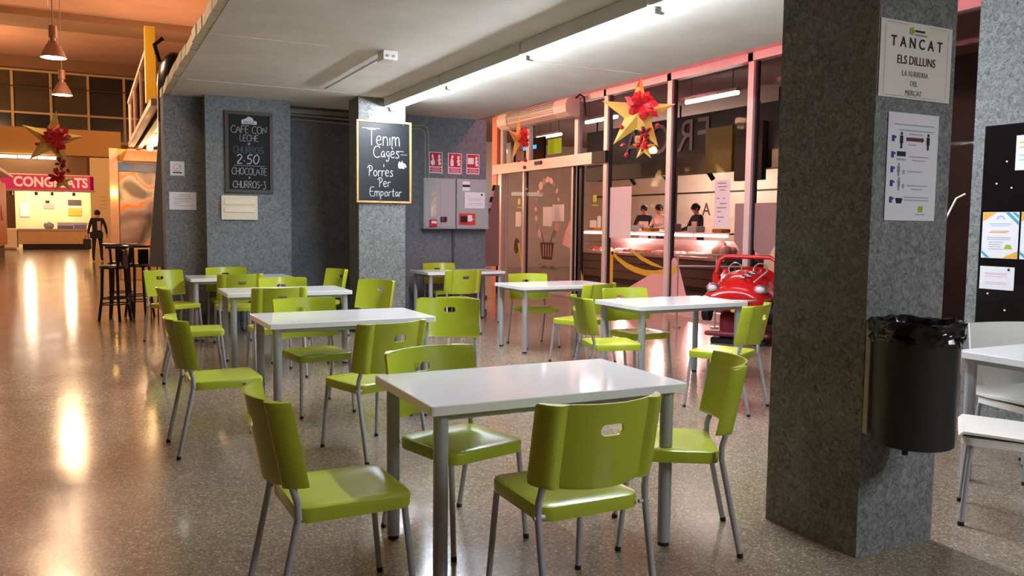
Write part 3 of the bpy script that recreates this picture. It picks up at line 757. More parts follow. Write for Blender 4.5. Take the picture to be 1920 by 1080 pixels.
def framed(name, M, w, h, fw, fm, pm, label):
    t = thing(name, label, 'blackboard')
    MB().box((-w / 2 + fw, -h / 2 + fw, 0), (w / 2 - fw, h / 2 - fw, .012), M).build('slate', pm, t)
    for a, b in (((-w / 2, h / 2 - fw), (w / 2, h / 2)), ((-w / 2, -h / 2), (w / 2, -h / 2 + fw)), ((-w / 2, -h / 2 + fw), (-w / 2 + fw, h / 2 - fw)), ((w / 2 - fw, -h / 2 + fw), (w / 2, h / 2 - fw))):
        MB().bbox((a[0], a[1], 0), (b[0], b[1], .025), .004, M).build('frame_bar', fm, t)
    return t
# menu board on the broad pier
Mm = face_my(1.85, 11.128, 2.30); t = framed('menu_blackboard', Mm, .60, 1.04, .045, M_walnut, M_slate2, 'dark framed menu blackboard reading CAFE CON LECHE on the broad pier')
Mt = Mm @ Matrix.Translation((0, 0, .011)); M_chalkd = mat('dim_chalk', '#8d8f90', .9)
MB().prism([(-.09, .36), (.1, .36), (.1, .40), (.06, .41), (.05, .44), (0, .46), (-.04, .43), (-.09, .41)], .001, .002, Mt).build('logo', M_chalk, t)
text('SAULA', .05, Mt @ Matrix.Translation((0, .382, 0)), 'logo_lettering', M_slate2, t, z=.0025, sx=.9)
chalk('CAFE CON', .095, Mt, 0, .245, M_chalkd, t, .009, .05, .82); chalk('LECHE', .08, Mt, 0, .145, M_chalkd, t, .009, .05, .85)
chalk('+', .07, Mt, 0, .075, M_chalkd, t, .01); chalk('CHURROS', .085, Mt, -.01, -.01, mat('dimmer_chalk', '#55585a', .9), t, .008, .05, .85)
chalk('2.50', .12, Mt, -.02, -.145, M_chalk, t, .012, .1, 1.0); flat(Mt, -.19, -.172, .2, -.166, 'chalk_rule', M_chalkd, t, .001, .002)
chalk('CHOCOLATE', .09, Mt, 0, -.285, M_chalkd, t, .009, .05, .72); chalk('+', .06, Mt, 0, -.35, M_chalkd, t, .009); chalk('CHURROS-3', .09, Mt, 0, -.455, M_chalkd, t, .009, .05, .72)
# chalkboard on the column
Mc = face_my(3.37, 10.245, 2.19); t = framed('pine_chalkboard', Mc, .73, 1.04, .026, M_pine, M_slate, 'pine framed chalkboard reading Tenim Cafès i Porres Per Emportar on the pale column')
Mt = Mc @ Matrix.Translation((0, 0, .011))
flat(Mt, -.29, .415, -.06, .423, 'chalk_stroke', M_chalk, t, .001, .002)
chalk('Tenim', .2, Mt, .0, .21, M_chalk, t, .0095, 0, .78); chalk('Cagès', .15, Mt, .03, .055, M_chalk, t, .009, .0, .82)
chalk('i', .075, Mt, -.005, -.062, M_chalk, t, .009); chalk('Porres', .135, Mt, -.05, -.18, M_chalk, t, .009, 0, .8)
chalk('Per', .12, Mt, -.0, -.315, M_chalk, t, .009, 0, .85); chalk('Emportar', .115, Mt, .02, -.435, M_chalk, t, .0085, .05, .85)
MB().prism([(.19, -.07), (.27, -.075), (.275, -.02), (.295, -.03), (.3, -.055), (.28, -.06), (.28, -.01), (.25, .0), (.24, .03), (.225, .0), (.2, .02), (.185, -.02)], .001, .002, Mt).build('cup_drawing', M_chalk, t)
flat(Mt, .16, .14, .26, .15, 'chalk_smear', M_grayink, t, .0008, .0016); flat(Mt, .22, .1, .31, .108, 'chalk_smear', M_grayink, t, .0008, .0016)

# ================================================================== ON THE PIERS AND WALLS
ns = thing('no_smoking_sign', 'small white no smoking sign on the outer pier', 'sign'); Ms = face_my(1.01, 11.418, 2.08)
MB().bbox((-.085, -.09, 0), (.085, .09, .006), .002, Ms).build('plate', M_paper, ns)
ring = [(.05 * math.cos(2 * PI * i / 24), .01 + .05 * math.sin(2 * PI * i / 24)) for i in range(25)]
rg = MB()
for i in range(24): rg.add([Ms @ Vector((p[0] * k, .01 + (p[1] - .01) * k, .0075)) for p in (ring[i], ring[i + 1]) for k in (1, .84)], [(0, 1, 3, 2)])
rg.build('ring', mat('faded_red', '#b99a96', .7), ns)
MB().box((-.055, -.06, .0065), (.055, -.045, .0075), Ms).build('cigarette', M_ink, ns); MB().tube([Ms @ Vector((-.03, -.03, .008)), Ms @ Vector((0, .0, .008)), Ms @ Vector((.02, .01, .008)), Ms @ Vector((.04, .04, .008))], .003, 5).build('smoke', M_grayink, ns)
Ms = face_my(1.07, 11.418, 1.67); s = sheet('wall_notice', Ms, .325, .225, M_paper, 'white printed sheet below the no smoking sign on the outer pier')
for y, a, b in ((.075, -.05, .1), (.055, -.08, .09), (.03, -.12, .1), (.01, -.1, .08), (-.015, -.11, .1), (-.04, -.12, -.02), (-.065, -.1, .13)): flat(Ms, a, y, b, y + .007, 'print_line', M_lineg, s, .002, .0026)
Ms = face_my(1.72, 11.128, 1.59); t = thing('wall_heater_plate', 'cream slotted plate under the menu blackboard', 'plate')
MB().bbox((-.225, -.155, 0), (.225, .155, .03), .006, Ms).build('plate', mat('cream_plate', '#cfc7ae', .55), t)
for y in (.045, -.055): MB().bbox((-.19, y - .005, .028), (.19, y + .06, .042), .008, Ms).build('louvre', mat('cream_plate2', '#d6ceb4', .55), t)
# conduits along the dark wall, one bending down to the cabinet
t = thing('wall_conduits', 'pair of grey conduits along the top of the dark wall', 'conduit')
M_cond = mat('conduit_grey', '#82827a', .55)
for z in (2.80, 2.86): MB().cyl((2.4, 11.59, z + .02), (3.62, 11.59, z), .017, n=8).build('pipe', M_cond, t)
MB().box((2.4, 11.58, 2.90), (4.0, 11.62, 2.96)).build('duct', M_cond, t)
t = thing('bent_conduit', 'grey conduit bending down beside the red signs to the fire cabinet', 'conduit')
for d in (0, .05): MB().tube([(3.6, 11.61, 2.78 + d), (4.38 + d, 11.61, 2.80 + d), (4.43 + d, 11.61, 2.77 + d), (4.455 + d, 11.61, 2.7), (4.46 + d, 11.61, 2.09)], .014, 8).build('pipe', M_cond, t)
tag(MB().cyl((4.915, 11.62, .09), (4.915, 11.62, 1.33), .02, n=8).build('drain_pipe', mat('pipe_dark', '#3a3c3e', .5)), 'dark pipe running from the fire cabinets down to the floor', 'pipe')
# fire cabinets
fc = thing('fire_cabinet', 'grey fire cabinet with a tall glass slot and red alarm', 'cabinet'); Mf = face_my(0, 11.64, 0)
MB().bbox((4.385, 1.335, 0), (4.895, 2.085, .16), .006, Mf).build('body', M_cab, fc)
d = MB().bbox((4.40, 1.36, .16), (4.885, 2.06, .172), .004, Mf).build('door', M_cab, fc)
MB().bbox((4.465, 1.5, .172), (4.60, 1.90, .18), .004, Mf).build('slot_frame', M_cab, d); MB().box((4.49, 1.52, .178), (4.575, 1.875, .183), Mf).build('slot_glass', mat('extinguisher_slot', '#b9b6a2', .2, noise=.3, nscale=10), d)
al = MB().bbox((4.465, 1.365, .172), (4.585, 1.475, .21), .015, Mf).build('alarm_button', M_red, fc); flat(Mf, 4.49, 1.415, 4.57, 1.45, 'alarm_label', M_paper, al, .21, .212)
MB().bbox((4.645, 1.44, .172), (4.745, 1.515, .19), .006, Mf).build('latch', M_black, fc); flat(Mf, 4.655, 1.45, 4.70, 1.505, 'latch_label', mat('dark_red', '#7d1828', .5), fc, .19, .192)
MB().box((4.64, 1.36, .172), (4.643, 2.06, .175), Mf).build('door_seam', M_cond, fc)
fc2 = thing('hose_cabinet', 'grey hose cabinet with white paper and red label, right of the alarm cabinet', 'cabinet')
MB().bbox((4.915, 1.335, 0), (5.445, 2.085, .16), .006, Mf).build('body', M_cab, fc2); MB().bbox((4.93, 1.35, .16), (5.43, 2.07, .172), .004, Mf).build('door', M_cab, fc2)
flat(Mf, 5.0, 1.91, 5.12, 2.05, 'sticker', M_paper, fc2, .172, .174); flat(Mf, 5.0, 1.965, 5.12, 2.0, 'sticker_band', M_ink, fc2, .174, .1755)
flat(Mf, 4.945, 1.395, 5.215, 1.57, 'red_label', mat('label_red', '#c03328', .5), fc2, .172, .174)
MB().bbox((4.97, 1.44, .174), (5.07, 1.53, .19), .005, Mf).build('latch', M_black, fc2); flat(Mf, 5.09, 1.45, 5.16, 1.545, 'key_symbol', M_paper, fc2, .174, .1755); flat(Mf, 5.13, 1.48, 5.2, 1.49, 'key_symbol', M_paper, fc2, .174, .1755)
Ms = Mf @ Matrix.Translation((5.205, 1.77, .173)); s = sheet('cabinet_notice', Ms, .33, .24, M_paper, 'white sheet taped on the hose cabinet door')
for y, a, b in ((.06, -.14, -.08), (.02, -.12, .12), (.0, -.12, .1), (-.05, -.1, .12), (-.075, -.13, .14)): flat(Ms, a, y, b, y + .006, 'print_line', M_lineg, s, .002, .0026)
flat(Ms, .1, .07, .13, .1, 'stamp', M_ink, s, .002, .0026)
# three red fire signs
def fire_sign(x0, x1, z0, z1, kind, label):
    t = thing('fire_sign', label, 'sign', group='red fire signs'); M = face_my((x0 + x1) / 2, 11.635, (z0 + z1) / 2); w, h = (x1 - x0) / 2, (z1 - z0) / 2
    MB().bbox((-w, -h, 0), (w, h, .005), .002, M).build('plate', M_paper, t)
    flat(M, -w * .9, -h * .36, w * .9, h * .94, 'red_field', M_red, t, .005, .0062)
    for y0, y1 in ((-h * .66, -h * .46), (-h * .9, -h * .7)): flat(M, -w * .86, y0, w * .86, y1, 'red_band', M_red, t, .005, .0062)
    for y0, y1 in ((-h * .6, -h * .52), (-h * .84, -h * .76)): flat(M, -w * .6, y0, w * .6, y1, 'band_text', mat('sign_pale', '#c99aa0', .6), t, .0062, .007)
    P = lambda pts, n='symbol': MB().prism([(a * w, b * h) for a, b in pts], .0062, .007, M).build(n, M_paper, t)
    fl = [(.35, -.2), (.75, -.2), (.8, .0), (.62, .12), (.82, .3), (.6, .42), (.75, .68), (.5, .8), (.3, .6), (.42, .4), (.25, .2), (.4, .05)]
    P(fl, 'flame')
    if kind == 0: P([(-.75, -.1), (-.55, -.26), (-.2, -.22), (-.1, .05), (-.3, .3), (-.38, .72), (-.55, .8), (-.62, .55), (-.5, .3), (-.75, .12)], 'hand')
    if kind == 1: P([(-.65, -.25), (-.2, -.25), (-.2, .3), (-.3, .4), (-.3, .55), (-.15, .7), (-.35, .82), (-.55, .7), (-.55, .42), (-.65, .3)], 'extinguisher')
    if kind == 2: P([(-.8, .0), (.1, .0), (.1, .62), (-.8, .62)], 'hose_reel')
fire_sign(4.525, 4.74, 2.165, 2.48, 0, 'red fire alarm sign with a hand, left of the three'); fire_sign(4.83, 5.055, 2.165, 2.475, 1, 'red fire extinguisher sign, middle of the three'); fire_sign(5.135, 5.35, 2.17, 2.475, 2, 'red fire hose sign, right of the three')
flush_text()

# ================================================================== SHOP FRONT (glazing along X = GX)
M_sill = mat('sill_pink', '#c9a39d', .4)
def gbox(y0, y1, z0, z1, name, m, parent, x0=-.05, x1=.05): return MB().box((GX + x0, y0, z0), (GX + x1, y1, z1)).build(name, m, parent)
def window(n, y0, y1, z0, z1, label):
    t = thing('window_%d' % n, label, None); struct(t); del_cat(t)
    gbox(y0, y1, z0, z1, 'pane', M_glass, t, -.005, .005); return t
def del_cat(t):
    if 'category' in t: del t['category']
for k in range(1): pass
MULL = [2.2, 4.6, 6.5, 7.6, 8.95, 10.77, 12.6]
for i in range(len(MULL) - 1):
    w = window(2 + i, MULL[i] + .05, MULL[i + 1] - .05, .1, 3.72, ['dark shop window far right behind the pillars', 'dark shop window behind the pale pillar', 'dark shop window behind the big pillar', 'shop window behind the red ride', 'shop window with the taped paper notice', 'shop window with the yellow and pink decals'][i])
    gbox(MULL[i + 1] - .055, MULL[i + 1] + .055, 0, 3.72, 'mullion', M_alu, w, -.07, .05)
    gbox(MULL[i + 1] - .085, MULL[i + 1] - .055, .1, 3.72, 'gasket', M_alud, w, -.03, .03)
    gbox(MULL[i] + .05, MULL[i + 1] - .05, 0, .12, 'sill', M_sill, w, -.09, .06)
    gbox(MULL[i] - .05, MULL[i + 1] + .05, 3.72, 3.83, 'head_rail', M_alu, w, -.09, .06)
    if i == 5: WDEC = w
# transom lights over the door
for i, (a, b) in enumerate(((12.68, 13.58), (13.7, 15.55), (15.67, 16.8))):
    w = window(8 + i, a, b, 2.75, 3.72, ['transom pane right of the air curtain', 'transom pane under the air curtain', 'transom pane left over the sliding door'][i])
    gbox(b, b + .12, 2.73, 3.72, 'mullion', M_alu, w); gbox(a - .1, b + .12, 3.72, 3.83, 'head_rail', M_alu, w, -.09, .06)
# sliding door
dr = thing('door_1', 'automatic sliding glass door of the butcher shop', None); struct(dr); del_cat(dr)
gbox(12.66, 17.1, 2.53, 2.74, 'header', M_alu, dr, -.16, .06); gbox(12.45, 12.9, 2.53, 2.74, 'header_cap', M_black, dr, -.165, -.1)
gbox(14.78, 15.05, 2.63, 2.70, 'sensor', M_black, dr, -.19, -.16)
gbox(16.75, 16.95, 0, 2.53, 'jamb', M_alu, dr, -.1, .06); gbox(16.95, 17.2, 0, 3.83, 'jamb', mat('coral_post', '#d98a72', .6), dr, -.12, .06)
def leaf(y0, y1, dx, name):
    p = gbox(y0, y1, .04, 2.53, 'pane', M_glass, dr, dx - .006, dx + .006)
    for a, b in ((y0 - .03, y0 + .03), (y1 - .03, y1 + .03)): gbox(a, b, .03, 2.53, 'stile', M_alu, p, dx - .03, dx + .03)
    gbox(y0, y1, .02, .09, 'bottom_rail', M_alu, p, dx - .03, dx + .03); gbox(y0 - .05, y0 - .03, .03, 2.53, 'gasket', M_alud, p, dx - .02, dx + .02)
    return p
leaf(15.78, 16.75, .03, 'a'); leafc = leaf(13.72, 15.74, -.045, 'b'); leaf(12.72, 13.62, .03, 'c')
gbox(13.5, 13.66, 0, 2.53, 'dark_post', M_alud, dr, .0, .06)
# vinyl decals on the glazing (flat print)
def decal(M_, pts, m, parent, name='decal', z=.012):
    return MB().prism(pts, z, z + .0015, M_).build(name, m, parent)
Mg = face_mx(GX, 0, 0)     # local x = -Y
M_dec = mat('pink_vinyl', '#d9a9a4', .6); M_decy = mat('yellow_vinyl', '#c9a81e', .5); M_deck = mat('dark_vinyl', '#2a1a18', .6); M_limev = mat('lime_vinyl', '#aac026', .5)
def dk(pts, m, par, name='decal', z=.012): return decal(Mg, [(-y, zz) for y, zz in pts], m, par, name, z)
dk([(12.46, .14), (12.36, .14), (12.36, .95), (12.46, .95)], M_decy, WDEC, 'yellow_decal')
def ribbon(pts, w, m, par):
    P = [Vector(p) for p in pts]; L_ = []; R_ = []
    for k in range(len(P)):
        d = (P[min(k + 1, len(P) - 1)] - P[max(k - 1, 0)]).normalized(); n = Vector((-d.y, d.x)) * (w[k] / 2); L_.append(P[k] + n); R_.append(P[k] - n)
    return dk([tuple(p) for p in L_ + R_[::-1]], m, par, 'yellow_decal')
ribbon([(12.42, .93), (12.2, .82), (11.95, .72), (11.7, .66), (11.4, .62), (11.1, .62), (10.86, .66)], [.05, .07, .09, .1, .1, .11, .11], M_decy, WDEC)
ribbon([(11.83, 1.02), (11.7, .94), (11.5, .86), (11.2, .78), (10.9, .73)], [.015, .06, .07, .06, .02], M_decy, WDEC)
dk([(12.05, .14), (12.05, .26), (11.2, .62), (10.86, .62), (10.86, .14)], M_dec, WDEC, 'pink_decal', .0135)
wn = bpy.data.objects['window_6']
dk([(10.7, .14), (10.7, .82), (10.66, .9), (10.58, .9), (10.5, .78), (10.22, .14)], M_dec, wn, 'pink_decal'); dk([(10.71, .62), (10.71, .74), (10.55, .78), (10.55, .68)], M_decy, wn, 'yellow_decal', .0145)
dk([(9.25, 1.2), (9.25, 1.75), (8.99, 1.75), (8.99, 1.05), (9.1, 1.05)], mat('grey_vinyl', '#8a7674', .6), wn, 'grey_decal')
wl = bpy.data.objects['window_5']
dk([(8.85, 1.1), (8.85, 1.75), (8.4, 1.75), (8.42, 1.2), (8.55, 1.02), (8.7, 1.0)], mat('grey_vinyl', '#8a7674', .6), wl, 'grey_decal')
# door decals: ring of vegetables, basket, apron hook, words
rnd = random.Random(5)
for k in range(17):
    a = math.radians(-50 + k * 280 / 16); cy_, cz_ = 14.72 - .48 * math.cos(a), 1.72 + .62 * math.sin(a) - .02
    if cz_ < 1.05: continue
    r = rnd.uniform(.05, .1); n = rnd.choice((5, 7, 9)); el = rnd.uniform(.5, 1.0); ro = rnd.uniform(0, 3)
    pts = []
    for i in range(n):
        b = 2 * PI * i / n; x, z = r * math.cos(b), r * el * math.sin(b); pts.append((cy_ + x * math.cos(ro) - z * math.sin(ro), cz_ + x * math.sin(ro) + z * math.cos(ro)))
    dk(pts, M_dec if k % 3 else mat('grey_vinyl', '#8a7674', .6), leafc, 'vegetable_decal', .052)
dk([(15.0, 1.05), (14.42, 1.05), (14.5, .70), (14.92, .70)], M_deck, leafc, 'basket_decal', .052)
for s in (-1, 1):
    dk([(14.71 + s * .28, 1.3), (14.71 + s * .26, 1.3), (14.71 + s * .12, 1.05), (14.71 + s * .16, 1.05)], M_deck, leafc, 'basket_handle_decal', .052)
for k in range(4): dk([(14.86 - k * .1, .76), (14.84 - k * .1, .76), (14.84 - k * .1, 1.0), (14.86 - k * .1, 1.0)], M_dec, leafc, 'basket_slat_decal', .054)
text('Carns i més', .14, Mg @ Matrix.Translation((-14.7, .55, .05)), 'words_decal', M_deck, leafc)
text('Salut!', .16, Mg @ Matrix.Translation((-14.35, .24, .05)), 'words_decal', M_dec, leafc)
leaf_c = [o for o in bpy.data.objects if o.parent == dr and o.name.startswith('pane')]
dk([(14.1, 1.02), (13.76, .95), (13.76, 1.55), (13.85, 1.45), (14.0, 1.25)], M_dec, leafc, 'leaf_decal', .052)
for i, (y, par) in enumerate(((16.1, leaf_c[0]), (13.05, leaf_c[-1]))):
    dk([(y - .06, 1.84), (y + .06, 1.84), (y + .06, 1.97), (y - .06, 1.97)], M_limev, par, 'lime_sticker', -.02); dk([(y - .1, 1.77), (y + .1, 1.77), (y + .1, 1.79), (y - .1, 1.79)], M_limev, par, 'lime_sticker', -.02)
ribd = [(16.3, 1.06), (16.2, .98), (16.1, .75), (15.95, .5), (15.8, .2)]
P = [Vector(p) for p in ribd]
dk([(16.16, 1.0), (16.06, 1.0), (15.79, .25), (15.83, .2)], M_decy, leaf_c[0], 'spoon_handle_decal', -.02); dk([(16.3, 1.05), (16.33, .85), (16.22, .75), (16.08, .85), (16.08, 1.05), (16.2, 1.12)], M_deck, leaf_c[0], 'spoon_decal', -.021)
dk([(13.6, .6), (13.52, .6), (13.3, .1), (13.4, .1)], M_decy, leaf_c[-1], 'spoon_handle_decal', -.02)
# papers taped on the glazing
def gpaper(y0, y1, z0, z1, label, m=None, dx=.01, lines=True):
    M = Mg @ Matrix.Translation((-(y0 + y1) / 2, (z0 + z1) / 2, dx)); s = sheet('taped_paper', M, y1 - y0, z1 - z0, m or M_paper, label, group='papers taped on the shop glass')
    return s, M
gpaper(11.84, 12.5, 1.19, 2.09, 'big blank paper taped on the window right of the sliding door')
s, M = gpaper(9.37, 9.70, 1.39, 2.10, 'tall printed notice taped on the shop window')
for y, a, b in ((.3, -.1, .08), (.25, -.1, .1), (.2, -.06, .06), (.08, -.12, -.06), (.08, .02, .06), (.0, -.05, .1), (-.06, -.12, .1), (-.12, -.1, -.02), (-.2, -.1, .05), (-.26, -.08, -.02)): flat(M, a, y, b, y + .016, 'print_line', M_grayink, s, .002, .0027)
gpaper(15.95, 16.2, 1.36, 1.68, 'left small paper on the side pane of the sliding door'); gpaper(15.79, 15.92, 1.41, 1.64, 'narrow paper beside the left jamb leaf of the sliding door', dx=.085)
gpaper(14.5, 14.88, 1.38, 1.77, 'white paper left of the middle on the sliding door', dx=.06); gpaper(14.02, 14.48, 1.48, 1.81, 'wide white paper in the middle of the sliding door', dx=.064)
gpaper(12.80, 12.92, 1.37, 1.58, 'narrow paper on the right leaf of the sliding door', dx=.0); gpaper(12.95, 13.18, 1.37, 1.5, 'low paper on the right leaf of the sliding door', dx=.0)
# air curtain above the door
ac = thing('air_curtain', 'long white air curtain unit over the sliding door', 'air curtain', (GX - .1, 14.9, 3.62))
MB().tube([(-.17, -1.42, 0), (-.17, 1.42, 0)], .0, 3).build('axis', M_alu, ac) if False else None
prof = [(-.02, -.17), (-.2, -.17), (-.3, -.1), (-.32, .02), (-.28, .13), (-.18, .18), (-.02, .18)]
def xprism(prof, y0, y1): return MB().loft([[(x, y0, z) for x, z in prof], [(x, y1, z) for x, z in prof]], True, False)
xprism(prof, -1.0, 1.0).build('grille_body', M_alu, ac); xprism([(x * 1.04, z * 1.05) for x, z in prof], -1.48, -1.0).build('end_cap', M_whitep, ac); xprism([(x * 1.04, z * 1.05) for x, z in prof], 1.0, 1.45).build('end_cap', M_whitep, ac)
for k in range(6):
    z = -.06 + k * .035; MB().box((-.335, -1.0, z), (-.30, 1.0, z + .01)).build('louvre', M_grey, ac)
MB().tube([(-.1, -1.48, .16), (-.1, -1.62, .2), (-.05, -1.68, .15), (-.02, -1.7, -.2)], .02, 8).build('cable', M_black, ac)

# ---------------------------------------------------------------- inside the shop
M_swall = mat('shop_white_tile', '#cdb9ae', .4, noise=.08, nscale=3)
M_sdark = mat('shop_dark', '#241f22', .6)
M_sceil = mat('shop_ceiling', '#8d7a78', .8)
struct(MB().box((GX + .1, 2, 4.0), (16, 24, 4.15)).build('ceiling_shop', M_sceil)); struct(MB().box((15.2, 10.5, 0), (15.4, 24, 4)).build('wall_shop_back', M_swall))
struct(MB().box((GX + .1, 24, 0), (16, 24.2, 4)).build('wall_shop_side', M_swall)); struct(MB().box((11.6, 2, 0), (11.8, 10.5, 4)).build('wall_shop_dark', M_sdark)); struct(MB().box((11.6, 10.4, 0), (15.4, 10.5, 4)).build('wall_shop_return', M_sdark))
# tiles on the back wall near the staff would be under 10 px: shelf lines instead
sh = thing('wall_rail', 'dark rails crossing the white shop wall behind the counter', 'rail')
for z in (2.32, 2.85): MB().box((15.14, 14, z), (15.2, 23.5, z + .04)).build('rail_bar', M_sdark, sh)
for y in (16.2, 19.3): MB().box((15.14, y, 1.2), (15.2, y + .06, 2.9)).build('rail_post', M_sdark, sh)
for k, (y, c) in enumerate(((17.6, 'A'), (16.95, 'S'))): pass
M_let = mat('wall_letter', '#3c3a30', .6); sl = thing('wall_lettering', 'dark letters AS on the lit shop wall', 'letters')
text('A', .5, face_mx(15.19, 18.0, 1.86), 'letter', M_let, sl); text('S', .5, face_mx(15.19, 17.5, 1.86), 'letter', M_let, sl)
# solid panel with mirrored letters imitates a sign reflected in the glass; olive panel
M_rsign = mat('fascia_slate', '#2b2c34', .5); M_rlet = mat('fascia_letter', '#8f8688', .6)
fa = thing('hanging_fascia', 'slate fascia with mirrored pale letters hanging inside the shop', 'sign'); MB().box((11.4, 11.2, 2.52), (11.5, 18.2, 3.75)).build('panel', M_rsign, fa); MB().box((11.38, 11.2, 2.52), (11.4, 18.2, 2.86)).build('lower_band', M_blackp, fa)
for y, c in ((16.15, 'A'), (15.15, 'O'), (14.2, 'R'), (13.62, 'F')): text(c, .95, face_mx(11.375, y, 3.3), 'letter', M_rlet, fa, mirror=True)
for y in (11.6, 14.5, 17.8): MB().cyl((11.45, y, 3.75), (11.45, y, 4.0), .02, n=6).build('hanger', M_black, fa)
tag(MB().bbox((11.25, 12.63, 2.5), (11.37, 13.42, 3.4), .01).box((11.36, 12.7, 2.9), (11.40, 13.3, 3.1)).build('olive_panel', mat('olive_panel', '#6d6418', .5)), 'olive yellow panel hanging at the right end of the fascia', 'panel')
tag(MB().bbox((11.25, 11.8, 2.3), (11.37, 12.55, 3.4), .01).box((11.36, 11.9, 2.9), (11.40, 12.4, 3.1)).build('dark_panel', M_sdark), 'dark panel right of the olive panel in the shop', 'panel')
# ceiling tubes in the shop
M_stube = mat('shop_tube', '#ffffff', .5, emit=22, ecol='#fff3ea')
for k, (x, y0, y1) in enumerate(((9.36, 10.4, 11.7), (9.4, 13.9, 15.05), (10.1, 17.3, 18.5))):
    t = thing('shop_tube_lamp', ['lit tube seen in the window beside the right mullion', 'lit tube seen beside the gold star', 'lit tube seen over the lime sign'][k], 'lamp', (x, (y0 + y1) / 2, 3.57), 0, 'shop ceiling tubes'); h = (y1 - y0) / 2
    MB().cyl((0, -h, 0), (0, h, 0), .032, n=10).build('tube', M_stube, t); MB().box((-.04, -h, .03), (.04, h, .08)).build('housing', M_batten, t)
    for s in (-1, 1): MB().cyl((0, s * h * .8, .08), (0, s * h * .8, .43), .008, n=5).build('rod', M_string, t)
# screens and lime sign over the door
M_scr = mat('screen_dark', '#1c1d24', .25); M_scb = mat('screen_blue', '#3aa0e0', .4, emit=1.6, ecol='#3a9fe6'); M_scw = mat('screen_white', '#d6ecff', .4, emit=2.2, ecol='#cfe6ff')
for k, (y, x, m, lab) in enumerate(((18.75, 9.3, M_scw, 'dark screen with white bars left behind the door transom'), (17.25, 9.3, M_scb, 'dark screen with blue bars behind the door transom'))):
    t = thing('menu_screen', lab, 'screen', (x, y, 3.05), 0, 'screens behind the transom'); MB().bbox((0, -.55, -.38), (.06, .55, .38), .01).build('casing', M_scr, t)
    for z in (-.3, .12): MB().box((-.012, -.2, z), (0, .5, z + .09)).build('bar', m, t)
    MB().cyl((.03, 0, .38), (.03, 0, .95), .02, n=6).build('bracket', M_black, t)
t = thing('lime_sign', 'lime green sign hanging behind the transom', 'sign', (9.3, 16.22, 3.16)); MB().bbox((0, -.3, -.17), (.02, .3, .17), .004).build('panel', mat('lime_sign', '#a9c81e', .5, emit=.35, ecol='#a9c81e'), t)
for s in (-1, 1): MB().cyl((.01, s * .2, .17), (.01, s * .2, .88), .004, n=5).build('wire', M_string, t)
# spotlight track
tr = thing('spot_track', 'black ceiling track with four small spots over the counter', 'track', (12.4, 15.9, 2.72)); MB().box((-.03, -3, 0), (.03, 3, .05)).build('track', M_black, tr)
for y in (-2.2, -1.2, .4, 1.8):
    sp = MB().cyl((0, y, -.05), (.14, y - .05, -.26), .055, n=10).build('spot', M_black, tr); MB().cyl((0, y, .0), (0, y, -.06), .015, n=6).build('spot_arm', M_black, sp)
for y in (-2.8, 2.8): MB().cyl((0, y, .05), (0, y, 1.28), .01, n=5).build('rod', M_black, tr)
point('track_light', (13.6, 17.8, 2.5), 170, (1, .8, .66), .15); point('track_light', (13.6, 15.6, 2.5), 120, (1, .86, .66), .15)
# display counter
cn = thing('display_counter', 'long refrigerated butcher counter glowing pink in the shop', 'counter', (11.4, 15.6, 0)); Lh = 2.75
M_cb = mat('counter_base', '#5d4a48', .5); M_steel = mat('counter_steel', '#b9aaa6', .3, metal=.6)
MB().box((.02, -Lh, .12), (1.0, Lh, .70)).build('base', M_cb, cn); MB().box((.06, -Lh, 0), (1.0, Lh, .12)).build('plinth', M_sdark, cn); MB().box((-.06, -Lh, .70), (1.0, Lh, .76)).build('deck', M_steel, cn)
for z in (.3, .5): MB().box((.0, -Lh, z), (.02, Lh, z + .015)).build('base_line', M_sdark, cn)
g = MB().add([(-.06, -Lh, .76), (-.06, Lh, .76), (.06, Lh, 1.2), (.06, -Lh, 1.2)], [(0, 1, 2, 3)]).build('front_glass', M_glass2, cn); MB().box((.06, -Lh, 1.24), (.6, Lh, 1.28)).build('top_shelf', M_steel, cn); MB().box((.06, -Lh, .98), (.5, Lh, .99)).build('glass_shelf', M_glass2, cn)
M_ctl = mat('counter_light', '#ffffff', .5, emit=14, ecol='#ffc9c6')
for k in range(5): MB().box((.02, -Lh + .05 + k * 1.1, 1.19), (.07, -Lh + 1.05 + k * 1.1, 1.24)).build('light_strip', M_ctl, cn)
for s in (-1, 1): MB().box((-.05, s * Lh - .02, .76), (.6, s * Lh + .02, 1.24)).build('end_panel', M_glass2, cn)
MB().box((.62, -Lh, .76), (.66, Lh, 1.1)).build('rear_panel', M_steel, cn)
for k in range(7): MB().bbox((.15, -2.4 + k * .8, 1.28), (.4, -2.1 + k * .8, 1.36 + .05 * (k % 3)), .02).build('counter_item', [M_orange, M_paper, M_steel][k % 3], cn)
rnd = random.Random(3); M_meat = [mat('meat_red', '#c2423c', .4), mat('meat_pink', '#e09a92', .4), mat('meat_orange', '#d9752f', .4), mat('meat_pale', '#eec3b6', .4)]
M_tray = mat('tray_white', '#dcd3cf', .4)
for k in range(14):
    y = 15.6 - Lh + .2 + k * .39; mm = M_meat[(k * 7 + 1) % 4]
    t = thing('meat_tray', 'white tray of meat in the pink butcher counter', 'tray', (11.62, y, .76), 0, 'meat trays in the butcher counter')
    MB().lathe([(0, 0), (.17, 0), (.2, .04), (.185, .04), (.16, .012), (0, .012)], 4, M=Matrix.Rotation(PI / 4, 4, 'Z')).build('tray', M_tray, t)
    for q in range(5): MB().sphere((rnd.uniform(-.09, .09), rnd.uniform(-.09, .09), .055), rnd.uniform(.05, .075), 8, 5, (1.2, 1, .6)).build('cut', mm, t)
point('counter_glow', (11.75, 14.2, 1.14), 75, (1, .5, .48), .1); point('counter_glow', (11.75, 17, 1.14), 75, (1, .5, .48), .1)
